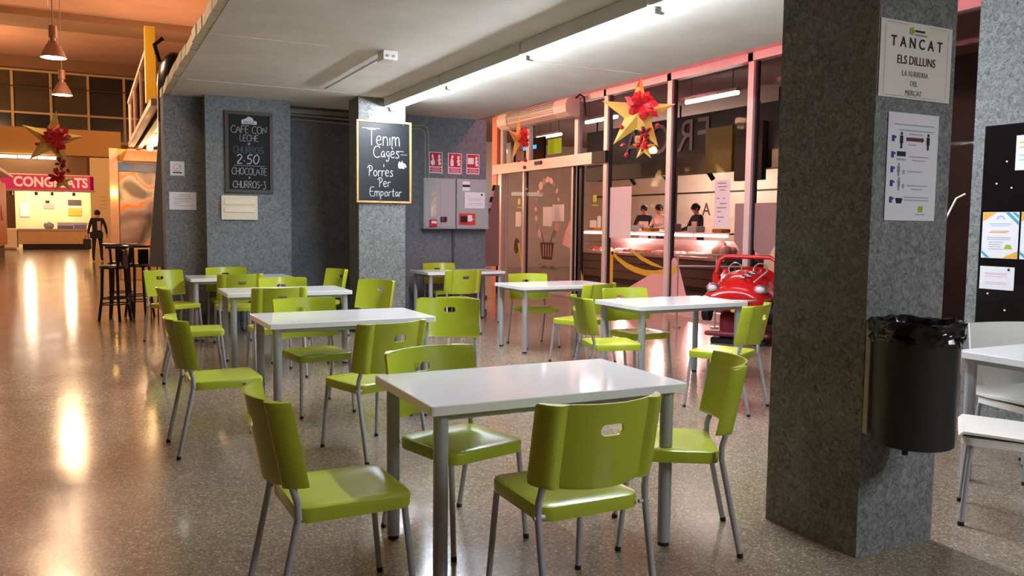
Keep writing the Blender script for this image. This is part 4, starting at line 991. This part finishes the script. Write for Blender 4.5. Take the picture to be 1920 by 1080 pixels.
# plastic wrapped goods on the right end of the counter
t = thing('wrapped_goods', 'crumpled pink lit plastic wrap at the right end of the counter', 'wrap', (11.42, 12.98, .77)); random.seed(4)
for k in range(7):
    MB().sphere((random.uniform(-.04, .3), random.uniform(-.1, .5), random.uniform(.06, .3)), .12, 7, 5, (1, 1, .9)).build('bundle', M_meat[3], t)

# ================================================================== PEOPLE
def person(name, label, joints, edges, radii, zones, loc, rz, hair=None, extra=None):
    """joints: name -> (x,y,z); body grown with a skin modifier; zones(co) -> material index"""
    names = list(joints); idx = {n: i for i, n in enumerate(names)}
    me = bpy.data.meshes.new('body'); me.from_pydata([joints[n] for n in names], [(idx[a], idx[b]) for a, b in edges], [])
    o = bpy.data.objects.new('tmp_body', me); COL.objects.link(o)
    sk = o.modifiers.new('s', 'SKIN'); sk.use_smooth_shade = True
    o.modifiers.new('ss', 'SUBSURF').levels = 2
    if not me.skin_vertices: me.attributes.new
    for i, n in enumerate(names):
        d = me.skin_vertices[0].data[i]; r = radii[n]; d.radius = r if isinstance(r, tuple) else (r, r); d.use_root = (n == 'pelvis')
    bpy.context.view_layer.update(); dg = bpy.context.evaluated_depsgraph_get()
    bm_ = bpy.data.meshes.new_from_object(o.evaluated_get(dg)); bpy.data.objects.remove(o)
    t = thing(name, label, 'person', loc, rz)
    b = bpy.data.objects.new('body', bm_); COL.objects.link(b); b.parent = t; bm_.materials.clear()
    mats, zf = zones
    for m in mats: bm_.materials.append(m)
    for p in bm_.polygons: p.material_index = zf(p.center); p.use_smooth = True
    if extra: extra(t)
    return t
M_skin = mat('skin', '#c08a72', .5); M_hair = mat('hair_dark', '#1c1512', .7); M_dcloth = mat('dark_cloth', '#1d1c24', .8); M_trou = mat('dark_trousers', '#15151a', .8); M_shoe = mat('shoe_dark', '#121214', .5); M_wcl = mat('white_coat', '#cdb4ac', .7)
def figure(stride=.0, lean=.0, armL=((.22, .02, 1.16), (.24, .1, .92)), armR=((-.22, .02, 1.16), (-.24, .1, .92)), head=(0, .03, 1.62)):
    def ln(p): return (p[0], p[1] + lean * max(0, p[2] - .95), p[2] - .12 * lean * max(0, p[2] - .95))
    J = dict(pelvis=(0, 0, .95), waist=(0, 0, 1.1), chest=(0, 0, 1.32), neck=(0, .0, 1.47), head0=(head[0], head[1] - .005, head[2] - .06), head1=(head[0], head[1], head[2] + .03), crown=(head[0], head[1] - .01, head[2] + .1))
    E = [('pelvis', 'waist'), ('waist', 'chest'), ('chest', 'neck'), ('neck', 'head0'), ('head0', 'head1'), ('head1', 'crown')]
    R = dict(pelvis=(.15, .11), waist=(.14, .1), chest=(.17, .115), neck=.055, head0=(.07, .085), head1=(.078, .1), crown=(.055, .07))
    for s, (el, wr_) in ((1, armL), (-1, armR)):
        k = 'L' if s > 0 else 'R'
        J['sh' + k] = (s * .17, 0, 1.42); J['el' + k] = el; J['wr' + k] = wr_; d = (Vector(wr_) - Vector(el)).normalized()
        J['pa' + k] = tuple(Vector(wr_) + d * .07)
        E += [('chest', 'sh' + k), ('sh' + k, 'el' + k), ('el' + k, 'wr' + k), ('wr' + k, 'pa' + k)]
        R.update({'sh' + k: .062, 'el' + k: .045, 'wr' + k: .03, 'pa' + k: (.032, .02)})
        side = d.cross(Vector((1, 0, 0))); side = side.normalized() if side.length > .1 else Vector((0, 1, 0))
        for f in range(4):
            b = Vector(J['pa' + k]) + side * (.03 - .018 * f) + d * .035; q = b + d * (.04 - .006 * abs(f - 1.5)) - Vector((s * .012, 0, 0))
            J['f%d%s' % (f, k)] = tuple(b); J['g%d%s' % (f, k)] = tuple(q); E += [('pa' + k, 'f%d%s' % (f, k)), ('f%d%s' % (f, k), 'g%d%s' % (f, k))]; R['f%d%s' % (f, k)] = .010; R['g%d%s' % (f, k)] = .008
        b = Vector(J['wr' + k]) + side * .03 + d * .035; J['th' + k] = tuple(b); J['ti' + k] = tuple(b + side * .02 + d * .03); E += [('wr' + k, 'th' + k), ('th' + k, 'ti' + k)]; R['th' + k] = .012; R['ti' + k] = .009
        J['hip' + k] = (s * .09, 0, .88); J['kn' + k] = (s * .1, s * stride * .5 + .03, .5); J['an' + k] = (s * .1, s * stride, .09 + (.05 if s * stride < 0 else 0)); J['to' + k] = (s * .11, s * stride + .16, .035)
        E += [('pelvis', 'hip' + k), ('hip' + k, 'kn' + k), ('kn' + k, 'an' + k), ('an' + k, 'to' + k)]; R.update({'hip' + k: .085, 'kn' + k: .06, 'an' + k: .042, 'to' + k: .035})
    J = {k: (ln(v) if v[2] > .95 and k[:2] not in () else v) for k, v in J.items()}
    return J, E, R
def face_bits(t, hx, hy, hz, hairm, cap=None):
    hr = MB().sphere((hx, hy - .02, hz + .035), .112, 14, 9, (.86, 1.02, .92)).build('hair', cap or hairm, t)
    n = MB().sphere((hx, hy + .105, hz), .018, 8, 6, (.8, 1, 1.4)).build('nose', M_skin, t)
    for s in (-1, 1):
        MB().sphere((hx + s * .034, hy + .09, hz + .025), .012, 8, 6).build('eye', M_black, t); MB().sphere((hx + s * .085, hy + .0, hz), .022, 8, 6, (.5, 1, 1.4)).build('ear', M_skin, t)
    MB().box((hx - .025, hy + .088, hz - .055), (hx + .025, hy + .1, hz - .045)).build('mouth', mat('lip', '#8d4a42', .6), t)
def zone_std(jacket, trousers, hz=1.5):
    ms = [jacket, trousers, M_skin, M_shoe]
    def zf(c):
        if c.z < .085: return 3
        if c.z < .95 and abs(c.x) < .2: return 1
        if c.z > hz: return 2
        if abs(c.x) > .15 and c.z < .93 + .0: return 2
        return 0
    return ms, zf
# walker far down the hall, seen from behind, leaning forward with bags
J, E, R = figure(.2, .22, ((.26, .06, 1.14), (.28, .16, .9)), ((-.24, .0, 1.14), (-.27, .02, .88)))
def wx(t):
    face_bits(t, 0, .03 + .22 * .67, 1.60, M_hair)
    MB().box((.03, -.08, 1.05), (.13, -.13, 1.35)).build('jacket_patch', M_wcl, t); MB().bbox((-.2, -.18, .78), (.2, -.1, 1.0), .03).build('jacket_hem', M_dcloth, t)
person('person', 'person in dark clothes walking away towards the far stall counter', J, E, R, zone_std(M_dcloth, M_trou, 1.46), (.2, 31, 0), math.radians(-8), extra=wx)
hb = thing('hand_bag', 'black bag held by the walking person', 'bag', (-.1, 31.06, .42)); MB().bbox((-.12, -.08, 0), (.12, .08, .34), .03).build('body', M_black, hb); MB().tube([(-.07, 0, .34), (-.04, 0, .44), (.04, 0, .44), (.07, 0, .34)], .012, 6).build('handle', M_black, hb)
# shop staff behind the counter, facing the glass
def staff(loc, rz, jacket, lab, cap=None, lean=.15):
    J, E, R = figure(0, lean, ((.24, .14, 1.16), (.12, .36, 1.12)), ((-.24, .14, 1.16), (-.12, .36, 1.12)))
    def ex(t):
        face_bits(t, 0, .03 + lean * .67, 1.6, M_hair, cap)
        if jacket is M_dcloth: MB().bbox((-.12, .13, .7), (.12, .15, 1.3), .004).build('apron', M_wcl, t)
    person('person', lab, J, E, R, zone_std(jacket, M_trou, 1.47), loc, rz, extra=ex)
struct(MB().box((12.45, 13, 0), (15.2, 18.4, .22)).build('floor_platform', M_sdark))
staff((12.85, 16.9, .22), math.radians(100), M_wcl, 'person in a pale coat leaning over the butcher counter')
staff((12.85, 15.45, .22), math.radians(80), M_dcloth, 'person in a dark top and apron behind the butcher counter')
staff((12.95, 17.75, .22), math.radians(130), M_dcloth, 'person in dark clothes half hidden by the blank paper')

# ================================================================== STARS WITH RED FLOWERS
def star_body(r, ri, dpt):
    mb = MB(); vs = [(0, -dpt, 0), (0, dpt, 0)]
    for i in range(10):
        a = PI / 2 + i * PI / 5; q = r if i % 2 == 0 else ri; vs.append((q * math.cos(a), 0, q * math.sin(a)))
    return mb.add(vs, [(0, 2 + i, 2 + (i + 1) % 10) for i in range(10)] + [(1, 2 + (i + 1) % 10, 2 + i) for i in range(10)])
def flower(parent, c, r, n, seed, mat_):
    rn = random.Random(seed)
    for k in range(n):
        a = k * 2.4 + rn.uniform(-.2, .2); el = rn.uniform(-.2, .7); L = r * rn.uniform(.7, 1.05); w = r * rn.uniform(.28, .42)
        M = Matrix.Translation(c) @ Matrix.Rotation(a, 4, 'Y') @ Matrix.Rotation(-el, 4, 'X' if k % 2 else 'Z')
        vs = [(0, -.01, 0), (w * .6, -.03 * 1, L * .4), (w * .5, -.05, L * .75), (0, -.03, L), (-w * .5, -.05, L * .75), (-w * .6, -.03, L * .4), (0, -.07, L * .5)]
        MB().add([M @ Vector(v) for v in vs], [(0, 1, 6), (1, 2, 6), (2, 3, 6), (3, 4, 6), (4, 5, 6), (5, 0, 6)]).build('petal', mat_, parent)
def ornament(loc, rz, r, label, top, lower, seed, foff=(0, 0), roll=0):
    t = thing('star_ornament', label, 'ornament', loc, rz, 'gold stars with red flowers')
    b = star_body(r, r * .36, r * .16).build('star', M_gold, t, rot=(0, roll, 0))
    flower(t, (foff[0], -r * .18, foff[1]), r * .5, 12, seed, M_petal)
    MB().cyl((0, 0, r * .9), (0, 0, top - loc[2]), .003, n=5).build('string', M_string, t)
    rn = random.Random(seed)
    z0 = -r * .5
    if lower:
        MB().cyl((.08, 0, -r * .3), (.08, 0, -lower[0]), .003, n=5).build('string', M_string, t)
        s2 = star_body(lower[1], lower[1] * .36, lower[1] * .16).build('small_star', M_gold, t); s2.location = (.08 + lower[2], 0, -lower[0] - lower[1] * .2)
        flower(t, (.06, -.05, -lower[0] + .02), lower[1] * .75, 8, seed + 3, M_petal)
        flower(t, (.09, -.04, -lower[0] * .62), lower[1] * .6, 6, seed + 5, mat('deep_petal', '#7d0f1c', .5))
    for k in range(4):
        MB().sphere((rn.uniform(-.25, .25) * r * 2, -.08, -r * rn.uniform(.1, 1.1)), .028, 8, 6).build('bead', M_bead, t)
ornament((-.43, 13, 2.50), 0, .40, 'gold star with red flowers hanging over the left aisle', 9.8, (.52, .17, .03), 2, (.05, .02), .15)
ornament((5.77, 8.1, 2.72), math.radians(-35), .45, 'gold star with red flowers before the shop window', 4.04, (.36, .15, .0), 8, (.05, .1), .05)
ornament((5.72, 11.05, 2.66), math.radians(38), .38, 'gold star with a red bow seen edge on beside the sliding door', 4.04, None, 14, (.0, .02), 0)

# ================================================================== RED COIN OPERATED CAR
car = thing('ride_car', 'red toy car ride with chrome headlights beside the shop window', 'toy car', (6.77, 7.46, 0), math.radians(-54), scale=.96)   # local -Y is the front
M_cr = mat('car_red', '#c01818', .22, coat=.6); M_crd = mat('car_dark_red', '#6d1020', .4); M_chr = mat('chrome', '#c9c9cc', .12, metal=.9)
# body lofted along y (front at y = -.1)
def csec(y, w, zb, zt, crown):
    pts = []
    for i in range(14):
        u = -1 + 2 * i / 13; pts.append((u * w, y, zb + (zt - zb) * .55 + (zt - zb) * .45 * (1 - abs(u) ** 2.6) + crown * (1 - u * u)))
    for i in range(13, -1, -1):
        u = -1 + 2 * i / 13; pts.append((u * w * .93, y, zb + .05 * abs(u) ** 3))
    return pts
MB().loft([csec(-.02, .20, .50, .66, .0), csec(.0, .33, .45, .70, .01), csec(.08, .40, .42, .75, .02), csec(.2, .42, .40, .80, .03), csec(.45, .43, .40, .86, .04), csec(.62, .43, .40, .89, .03)]).build('hood', M_cr, car)
sd = MB()
for s in (-1, 1): sd.loft([[(s * .43, y, .40), (s * .43, y, zt), (s * .35, y, zt), (s * .35, y, .40)] for y, zt in ((.6, .86), (.8, .80), (1.05, .80), (1.2, .9))], smooth=False)
sd.box((-.43, .6, .40), (.43, 1.2, .47)).loft([csec(1.15, .43, .40, .92, .02), csec(1.45, .42, .42, .88, .02), csec(1.6, .36, .46, .74, .0)]); sd.build('tub', M_cr, car)
MB().tube([(-.38, .60, .86), (-.36, .68, 1.04), (-.28, .70, 1.085), (.28, .70, 1.085), (.36, .68, 1.04), (.38, .60, .86)], .028, 10).build('windscreen_frame', M_cr, car)
MB().tube([(-.36 * math.cos(PI * i / 24) if False else -.41 + .82 * i / 24, .0 + .10 * abs(-1 + i / 12) ** 2.5 - .03, .60 - .03 * math.cos(PI * (i - 12) / 24)) for i in range(25)], .014, 8).build('bumper', M_chr, car)
for s in (-1, 1):
    hl = MB().sphere((s * .29, .08, .71), .085, 14, 9, (1.1, .9, .75)).build('headlight', M_chr, car); MB().sphere((s * .29, .045, .71), .06, 12, 8, (1.1, .9, .75)).build('lens', mat('lens', '#dadde2', .05), hl)
    for y in (.28, 1.3):
        w = MB().cyl((s * .36, y, .42), (s * .45, y, .42), .15, n=22).build('wheel', M_black, car); MB().cyl((s * .45, y, .42), (s * .458, y, .42), .08, n=16).build('hub', M_chr, w)
MB().bbox((-.17, -.035, .50), (.17, .02, .58), .02).build('grille', M_crd, car)
MB().sphere((.02, -.04, .45), .05, 10, 6, (1.4, .6, .7)).build('fog_lamp', M_decy, car)
for k in range(5):
    for j in range(2):
        MB().box((.02 + .05 * j + .01 * k, .16 + .075 * k, .846 + .013 * k), (.07 + .05 * j + .01 * k, .2 + .075 * k, .856 + .013 * k)).build('checker', M_black if (k + j) % 2 else M_paper, car)
for s in (-1, 1): MB().tube([(s * .2, .1, .80), (s * .24, .3, .855), (s * .26, .55, .905)], .008, 6).build('stripe', M_paper, car)
for s in (-1, 1):
    sw = MB().tube([(s * .16 + .085 * math.cos(2 * PI * i / 20), .72 + .03 * math.sin(2 * PI * i / 20), .92 + .08 * math.sin(2 * PI * i / 20)) for i in range(21)], .012, 7).build('steering_wheel', M_chr, car); MB().cyl((s * .16, .72, .92), (s * .16, .62, .84), .012, n=6).build('column', M_chr, sw)
MB().bbox((-.25, .25, .0), (.25, 1.25, .38), .05).build('pedestal', M_crd, car); MB().bbox((-.4, .1, .10), (.4, .3, .16), .03).build('step', M_crd, car); MB().bbox((-.34, .18, 0), (.34, 1.3, .07), .02).build('foot_plate', M_black, car)
# shopping trolley rail frame behind the car
t = thing('rail_stand', 'thin steel rail stand in front of the counter beside the red ride', 'rail', (7.35, 9.15, 0), math.radians(-30))
for z in (1.02, .86): MB().tube([(-.1, 0, z), (.9, 0, z)], .014, 8).build('rail_tube', M_steel, t)
for x in (-.08, .45, .88):
    MB().cyl((x, 0, .0), (x, 0, 1.02), .013, n=8).build('post', M_steel, t); MB().cyl((x, 0, 0), (x, 0, .02), .06, n=12).build('post_foot', M_steel, t)

# ================================================================== BAR STOOLS
M_stool = mat('stool_black', '#100d0d', .35); M_seatg = mat('stool_seat', '#55604a', .25, noise=.25, nscale=10)
def stool(x, y, a, label):
    t = thing('bar_stool', label, 'stool', (x, y, 0), math.radians(a), 'black bar stools by the pier')
    MB().lathe([(0, .735), (.175, .735), (.19, .75), (.185, .765)], 24).build('seat_rim', M_stool, t); MB().lathe([(.184, .762), (.17, .785), (0, .79)], 24).build('seat_pad', M_seatg, t)
    for k in range(4):
        b = PI / 4 + k * PI / 2; MB().tube([(.21 * math.cos(b), .21 * math.sin(b), 0), (.165 * math.cos(b), .165 * math.sin(b), .35), (.15 * math.cos(b), .15 * math.sin(b), .74)], [.02, .019, .022], 8).build('leg', M_stool, t)
    for z, r in ((.24, .185), (.32, .175)): MB().tube([(r * math.cos(2 * PI * i / 24), r * math.sin(2 * PI * i / 24), z) for i in range(25)], .01, 6).build('foot_ring', M_stool, t)
    for s in (-1, 1): MB().tube([(s * .13, -.13, .75), (s * .15, -.17, 1.03)], .018, 8).build('back_post', M_stool, t)
    MB().bbox((-.075, -.17, .78), (.075, -.15, 1.0), .01).build('back_splat', M_stool, t)
    MB().tube([(-.24 + .04 * math.sin(PI * i / 12) * 0 + .48 * i / 12, -.02 - .17 * math.sin(PI * i / 12), 1.04) for i in range(13)], .02, 8).build('back_rail', M_stool, t)
stool(.28, 12.85, 60, 'black bar stool with a green seat standing out into the aisle'); stool(.62, 13.25, 20, 'black bar stool half hidden behind the green chair by the pier'); stool(.40, 13.9, 0, 'rear black bar stool, its back rail showing between the others')

# ================================================================== LEFT SIDE: AWNING STALL, RAILING, DUCT
M_yel = mat('yellow_paint', '#c79a1c', .5); M_wood = mat('pale_wood', '#b98f78', .55, noise=.1, nscale=5)
ra = thing('glass_railing', 'glass railing with a pale handrail ending in a yellow post above the awning', 'railing', (.9, 14.3, 3.245))
MB().bbox((-.075, -.1, 0), (.08, .1, 1.17), .008).build('post', M_yel, ra); MB().bbox((-.04, .1, .88), (.04, 7.4, .96), .01).build('handrail', M_wood, ra)
for y in (2.5, 5.0, 7.34): MB().box((-.025, y, 0), (.025, y + .06, .9)).build('baluster', M_wood, ra)
for y0, y1 in ((.12, 2.48), (2.58, 4.98), (5.08, 7.32)): MB().box((-.006, y0, .05), (.006, y1, .86)).build('pane', M_glass2, ra)
aw = thing('stall_awning', 'long stall awning with a wooden edge and warm lights beneath', 'awning', (.9, 13.4, 3.14))
MB().bbox((-.06, 0, -.04), (.06, 8.0, .07), .01).build('edge', M_wood, aw); MB().box((.06, .0, .02), (2.4, 8.0, .10)).build('roof', M_wood, aw)
MB().box((.10, 0.1, -.10), (.2, 8.0, .02)).build('trim_board', M_walnut, aw)
for y in (2.0, 7.8): MB().cyl((2.2, y, -3.14), (2.2, y, .02), .05, n=8).build('post', M_wood, aw)
M_warm = mat('warm_bulb', '#ffd27a', .5, emit=40, ecol='#ffc65e')
for k in range(6): MB().sphere((.35, .6 + k * 1.3, -.10), .07, 10, 7).build('bulb', M_warm, aw)
for k in range(3): point('awning_light', (.40, 1.5 + k * 2.8, -.25), 30, (1, .68, .3), .1, aw)
# stall wall with menu lights under the awning
sb = thing('fish_stall', 'stall front with a big fish print banner under a blue sign', 'stall', (0, 22, 0))
MB().box((.62, 0, .0), (4.8, .15, 3.1)).build('wall', mat('stall_yellow', '#c79c4e', .6), sb); b_ = MB().box((.64, -.03, .78), (1.75, 0, 2.56)).build('banner', mat_banner(), sb)
sg = MB().box((.62, -.05, 2.57), (2.2, 0, 2.78)).build('sign', mat('sign_blue', '#34527e', .5), sb); text('PEIXETS', .2, face_my(1.28, 21.945, 2.68), 'sign_lettering', mat('sign_maroon', '#6d2340', .5), sg, sx=.95)
TEXTS[-1] = TEXTS[-1][:1] + (Matrix.Translation((0, -22, 0)) @ TEXTS[-1][1],) + TEXTS[-1][2:]
MB().loft([[(.72, -.5, 2.80), (4.8, -.5, 2.80), (4.8, 0, 2.80), (.72, 0, 2.80)], [(.84, -.34, 3.09), (4.8, -.34, 3.09), (4.8, 0, 3.09), (.84, 0, 3.09)]], smooth=False).build('hood', mat('coral_hood', '#c47a5e', .6), sb)
MB().box((.44, -.12, 0), (.62, .1, 3.10)).build('corner_post', M_wood, sb); MB().bbox((.62, -.6, 0), (4.8, -.1, .74), .02).build('counter', mat('counter_sand', '#b08a58', .5), sb)
MB().sphere((.52, -.2, 2.05), .07, 10, 7).build('wall_lamp', M_warm, sb)
point('stall_light', (1.2, -1.2, 2.7), 40, (1, .66, .38), .1, sb)
# grey leaning panel and black duct by the outer pier
gp = thing('grey_panel', 'tall grey tapered panel standing behind the outer pier', 'panel', (0, 12.3, 0))
MB().loft([[(.70, 0, .78), (.885, 0, .78), (.885, .04, .78), (.70, .04, .78)], [(.875, 0, 2.75), (.90, 0, 2.75), (.90, .04, 2.75), (.875, .04, 2.75)]], smooth=False).build('board', mat('panel_grey', '#7d8486', .6), gp)
for x in (.71, .80, .875): MB().box((x, .005, 0), (x + .015, .035, .8)).build('leg', mat('panel_leg', '#3a3230', .5), gp)
du = thing('extract_duct', 'black rounded extraction duct rising behind the ceiling edge', 'duct', (1.12, 12.7, 0))
MB().loft([[(.0 + .24 * math.cos(2 * PI * i / 20), .24 * math.sin(2 * PI * i / 20), z) for i in range(20)] for z in (0, 3.3)], True).build('stack', M_blackp, du)
MB().sphere((0, 0, 3.3), .24, 20, 10, (1, 1, 2.0)).build('cowl', M_blackp, du); MB().tube([(-.2, 0, 3.62), (-.26, 0, 3.85), (-.15, 0, 3.95)], .03, 8).build('bracket', M_black, du)

# ================================================================== FAR STALL
M_pinks = mat('magenta_sign', '#c8195e', .5, emit=.25, ecol='#d01c62'); M_cream = mat('cream_wall', '#e8d6ae', .7); M_sand = mat('sand_counter', '#c9a06c', .5)
fs = thing('frozen_food_stall', 'far stall with a pink CONGELATS sign and lit cream interior', 'stall', (0, 44, 0))
sg = MB().box((-3.55, -.1, 2.76), (.2, .05, 3.40)).build('sign', M_pinks, fs); MB().box((-3.6, -.12, 2.66), (.25, .1, 2.76)).build('sign_rail', M_wood, fs)
text('CONGELATS', .62, Matrix.Translation((0, -44, 0)) @ face_my(-1.55, 43.88, 3.07), 'sign_lettering', mat('sign_cream', '#f0d9b4', .5, emit=.25, ecol='#f0d9b4'), sg, sx=.84, bold=.022)
MB().box((-3.2, 2.6, 0), (.4, 2.8, 4.4)).build('back_wall', M_cream, fs); MB().box((-3.6, -.05, 3.4), (.2, 2.8, 3.46)).build('ceiling_panel', M_cream, fs)
MB().box((-3.6, .3, 3.46), (.2, .4, 4.5)).build('upper_panel', M_farw, fs); MB().box((-3.75, -.2, 4.35), (1.4, .3, 5.55)).build('band', mat('band_ochre', '#b08540', .7), fs)
MB().box((.05, -.1, 0), (.95, 2.8, 4.3)).build('side_column', mat('column_cream', '#d9c08a', .7), fs)
for k in range(4): MB().box((.45, -.12, 1.9 + k * .18), (.75, -.1, 1.95 + k * .18)).build('price_line', M_sand, fs)
MB().bbox((-2.9, -.5, .25), (-.05, .2, .86), .02).build('counter_front', M_sand, fs); MB().box((-2.95, -.55, .86), (0, .25, .95)).build('counter_top', mat('counter_top_tan', '#b29b86', .4), fs); MB().box((-2.75, -.42, .0), (-.05, .15, .25)).build('plinth', M_black, fs)
MB().bbox((-3.6, -.7, .1), (-2.95, .3, .95), .02).build('side_counter', M_cream, fs)
MB().bbox((-1.35, -.4, .95), (-.7, .1, 1.1), .01).build('box', mat('box_blue', '#6b73a0', .5), fs); MB().bbox((-.68, -.4, .95), (-.15, .1, 1.14), .01).build('box', mat('box_violet', '#7d7fc4', .5), fs); MB().bbox((-1.35, -.3, 1.1), (-.1, .1, 1.25), .01).build('lid', M_paper, fs)
MB().sphere((-1.7, -.1, 1.1), .22, 10, 7, (1, 1, .9)).build('scale', M_grey, fs)
for (x0, z0, x1, z1, m) in ((-.95, 1.58, -.37, 1.92, M_orange), (-.95, 1.96, -.37, 2.05, M_paper), (-.95, 2.08, -.37, 2.36, M_walnut), (-2.0, 1.9, -1.55, 2.15, M_pinkl), (-1.92, 2.18, -1.75, 2.3, M_black), (-3.0, 1.5, -2.6, 2.2, M_paper)): MB().box((x0, 2.54, z0), (x1, 2.6, z1)).build('wall_picture', m, fs)
for x in (-3.2, -2.2, -1.55, -.65): MB().cyl((x, .6, 2.66), (x, .6, 2.5), .07, n=10).build('spot', M_walnut, fs)
M_ftube = mat('far_tube', '#ffffff', .5, emit=14, ecol='#fff4e4')
for k in range(3): MB().cyl((-3.6 + k * .78, -.2, 4.2), (-2.88 + k * .78, -.2, 4.2), .06, n=8).build('tube', M_ftube, fs)
for x in (-2.6, -.9): point('stall_light', (x, 1.2, 2.5), 90, (1, .84, .58), .15, fs)
# left stall row: white canopies and a terracotta stall side
M_can = mat('canopy_white', '#d8cbbd', .5)
t = thing('white_canopy', 'nearer white canopy edge at the left edge of the photo', 'canopy', (-2.35, 19.5, 3.75))
for i in range(3): MB().bbox((-.35 - .12 * i, 0, .10 * i), (-.12 * i, 8, .10 * i + .07), .02).build('ridge', M_can, t)
for y in (.4, 7.6): MB().cyl((-.3, y, -3.75), (-.3, y, 0), .04, n=8).build('post', M_wood, t)
t = thing('left_stall', 'terracotta stall with a white canopy at the left edge of the photo', 'stall', (-2.75, 28, 0))
for i in range(3): MB().bbox((-.2 - .12 * i, .8, 2.95 + .10 * i), (.2 - .12 * i, 8.8, 3.02 + .10 * i), .02).build('canopy_ridge', M_can, t)
for y in (1.2, 7.6): MB().cyl((-.15, y, 2.6), (-.15, y, 3.0), .04, n=8).build('canopy_post', M_wood, t)
MB().bbox((-1.5, 0, .45), (0, 8, 2.7), .02).build('side_panel', mat('terracotta', '#c07a48', .6), t); MB().box((-1.4, .1, 0), (-.1, 7.9, .45)).build('base', mat('terracotta_dark', '#5d4634', .6), t); MB().sphere((.02, 6, 1.6), .25, 12, 8, (.2, 1, 1)).build('round_sign', mat('sign_pink_round', '#d88aa0', .5), t)

# ================================================================== ORANGE STALL BEYOND THE RIGHT WALL
M_or = mat('orange_wall', '#d9772e', .6); M_coral = mat('coral_wall', '#d98a72', .6)
os_ = thing('orange_stall', 'orange lit stall seen between the grey wall and the glass door', 'stall', (6.3, 19, 0))
MB().box((-.8, .6, 0), (2.2, .8, 4.0)).build('wall', M_or, os_); MB().bbox((-.5, -.1, 0), (1.8, .6, .95), .02).build('counter', M_coral, os_); MB().box((-.6, .2, 2.6), (2.0, .6, 3.3)).build('fascia', M_or, os_); MB().box((-.6, .15, 3.35), (2.0, .6, 3.65)).build('dark_band', M_black, os_); MB().box((-.6, .1, 2.42), (2.0, .6, 2.58)).build('brown_band', M_walnut, os_)
MB().cyl((-.4, .3, 2.2), (1.6, .3, 2.2), .05, n=8).build('tube', M_ftube, os_); point('stall_light', (.6, -.5, 2.3), 60, (1, .5, .28), .1, os_)
hp = thing('striped_barrier', 'grey panel edged with black and white hazard stripes beside the door', 'barrier', (6.9, 15.2, 0))
MB().add([(0, 0, .55), (.55, 0, .55), (.55, 0, 2.2), (.40, 0, 2.2), (0, .04, .55), (.55, .04, .55), (.55, .04, 2.2), (.40, .04, 2.2)], [(0, 1, 2, 3), (7, 6, 5, 4), (0, 4, 5, 1), (1, 5, 6, 2), (2, 6, 7, 3), (3, 7, 4, 0)]).build('panel', mat('barrier_grey', '#8d8280', .6), hp)
for k in range(14):
    a, b = k / 14, (k + 1) / 14
    f = lambda q: (.40 * q, -.004, .55 + 1.65 * q)
    p, q = f(a), f(b); MB().add([p, (p[0] + .06, -.004, p[2]), (q[0] + .06, -.004, q[2]), q], [(0, 1, 2, 3)]).build('stripe', M_black if k % 2 else M_paper, hp)
for x in (.05, .5): MB().box((x, .0, 0), (x + .03, .04, .56)).build('leg', M_black, hp)
pb = thing('post_barrier', 'slim orange and white barrier post beside the door', 'post', (6.55, 14.2, 0))
for z0, z1, m in ((.05, .35, M_paper), (.35, .62, M_coral), (.62, .86, M_paper), (.86, 1.08, M_orange)): MB().cyl((0, 0, z0), (0, 0, z1), .035, n=10).build('band', m, pb)
MB().cyl((0, 0, 0), (0, 0, .05), .15, n=16).build('base', M_black, pb); MB().cyl((-.05, .03, .5), (-.05, .03, 1.3), .015, n=8).build('rod', M_black, pb)
flush_text()
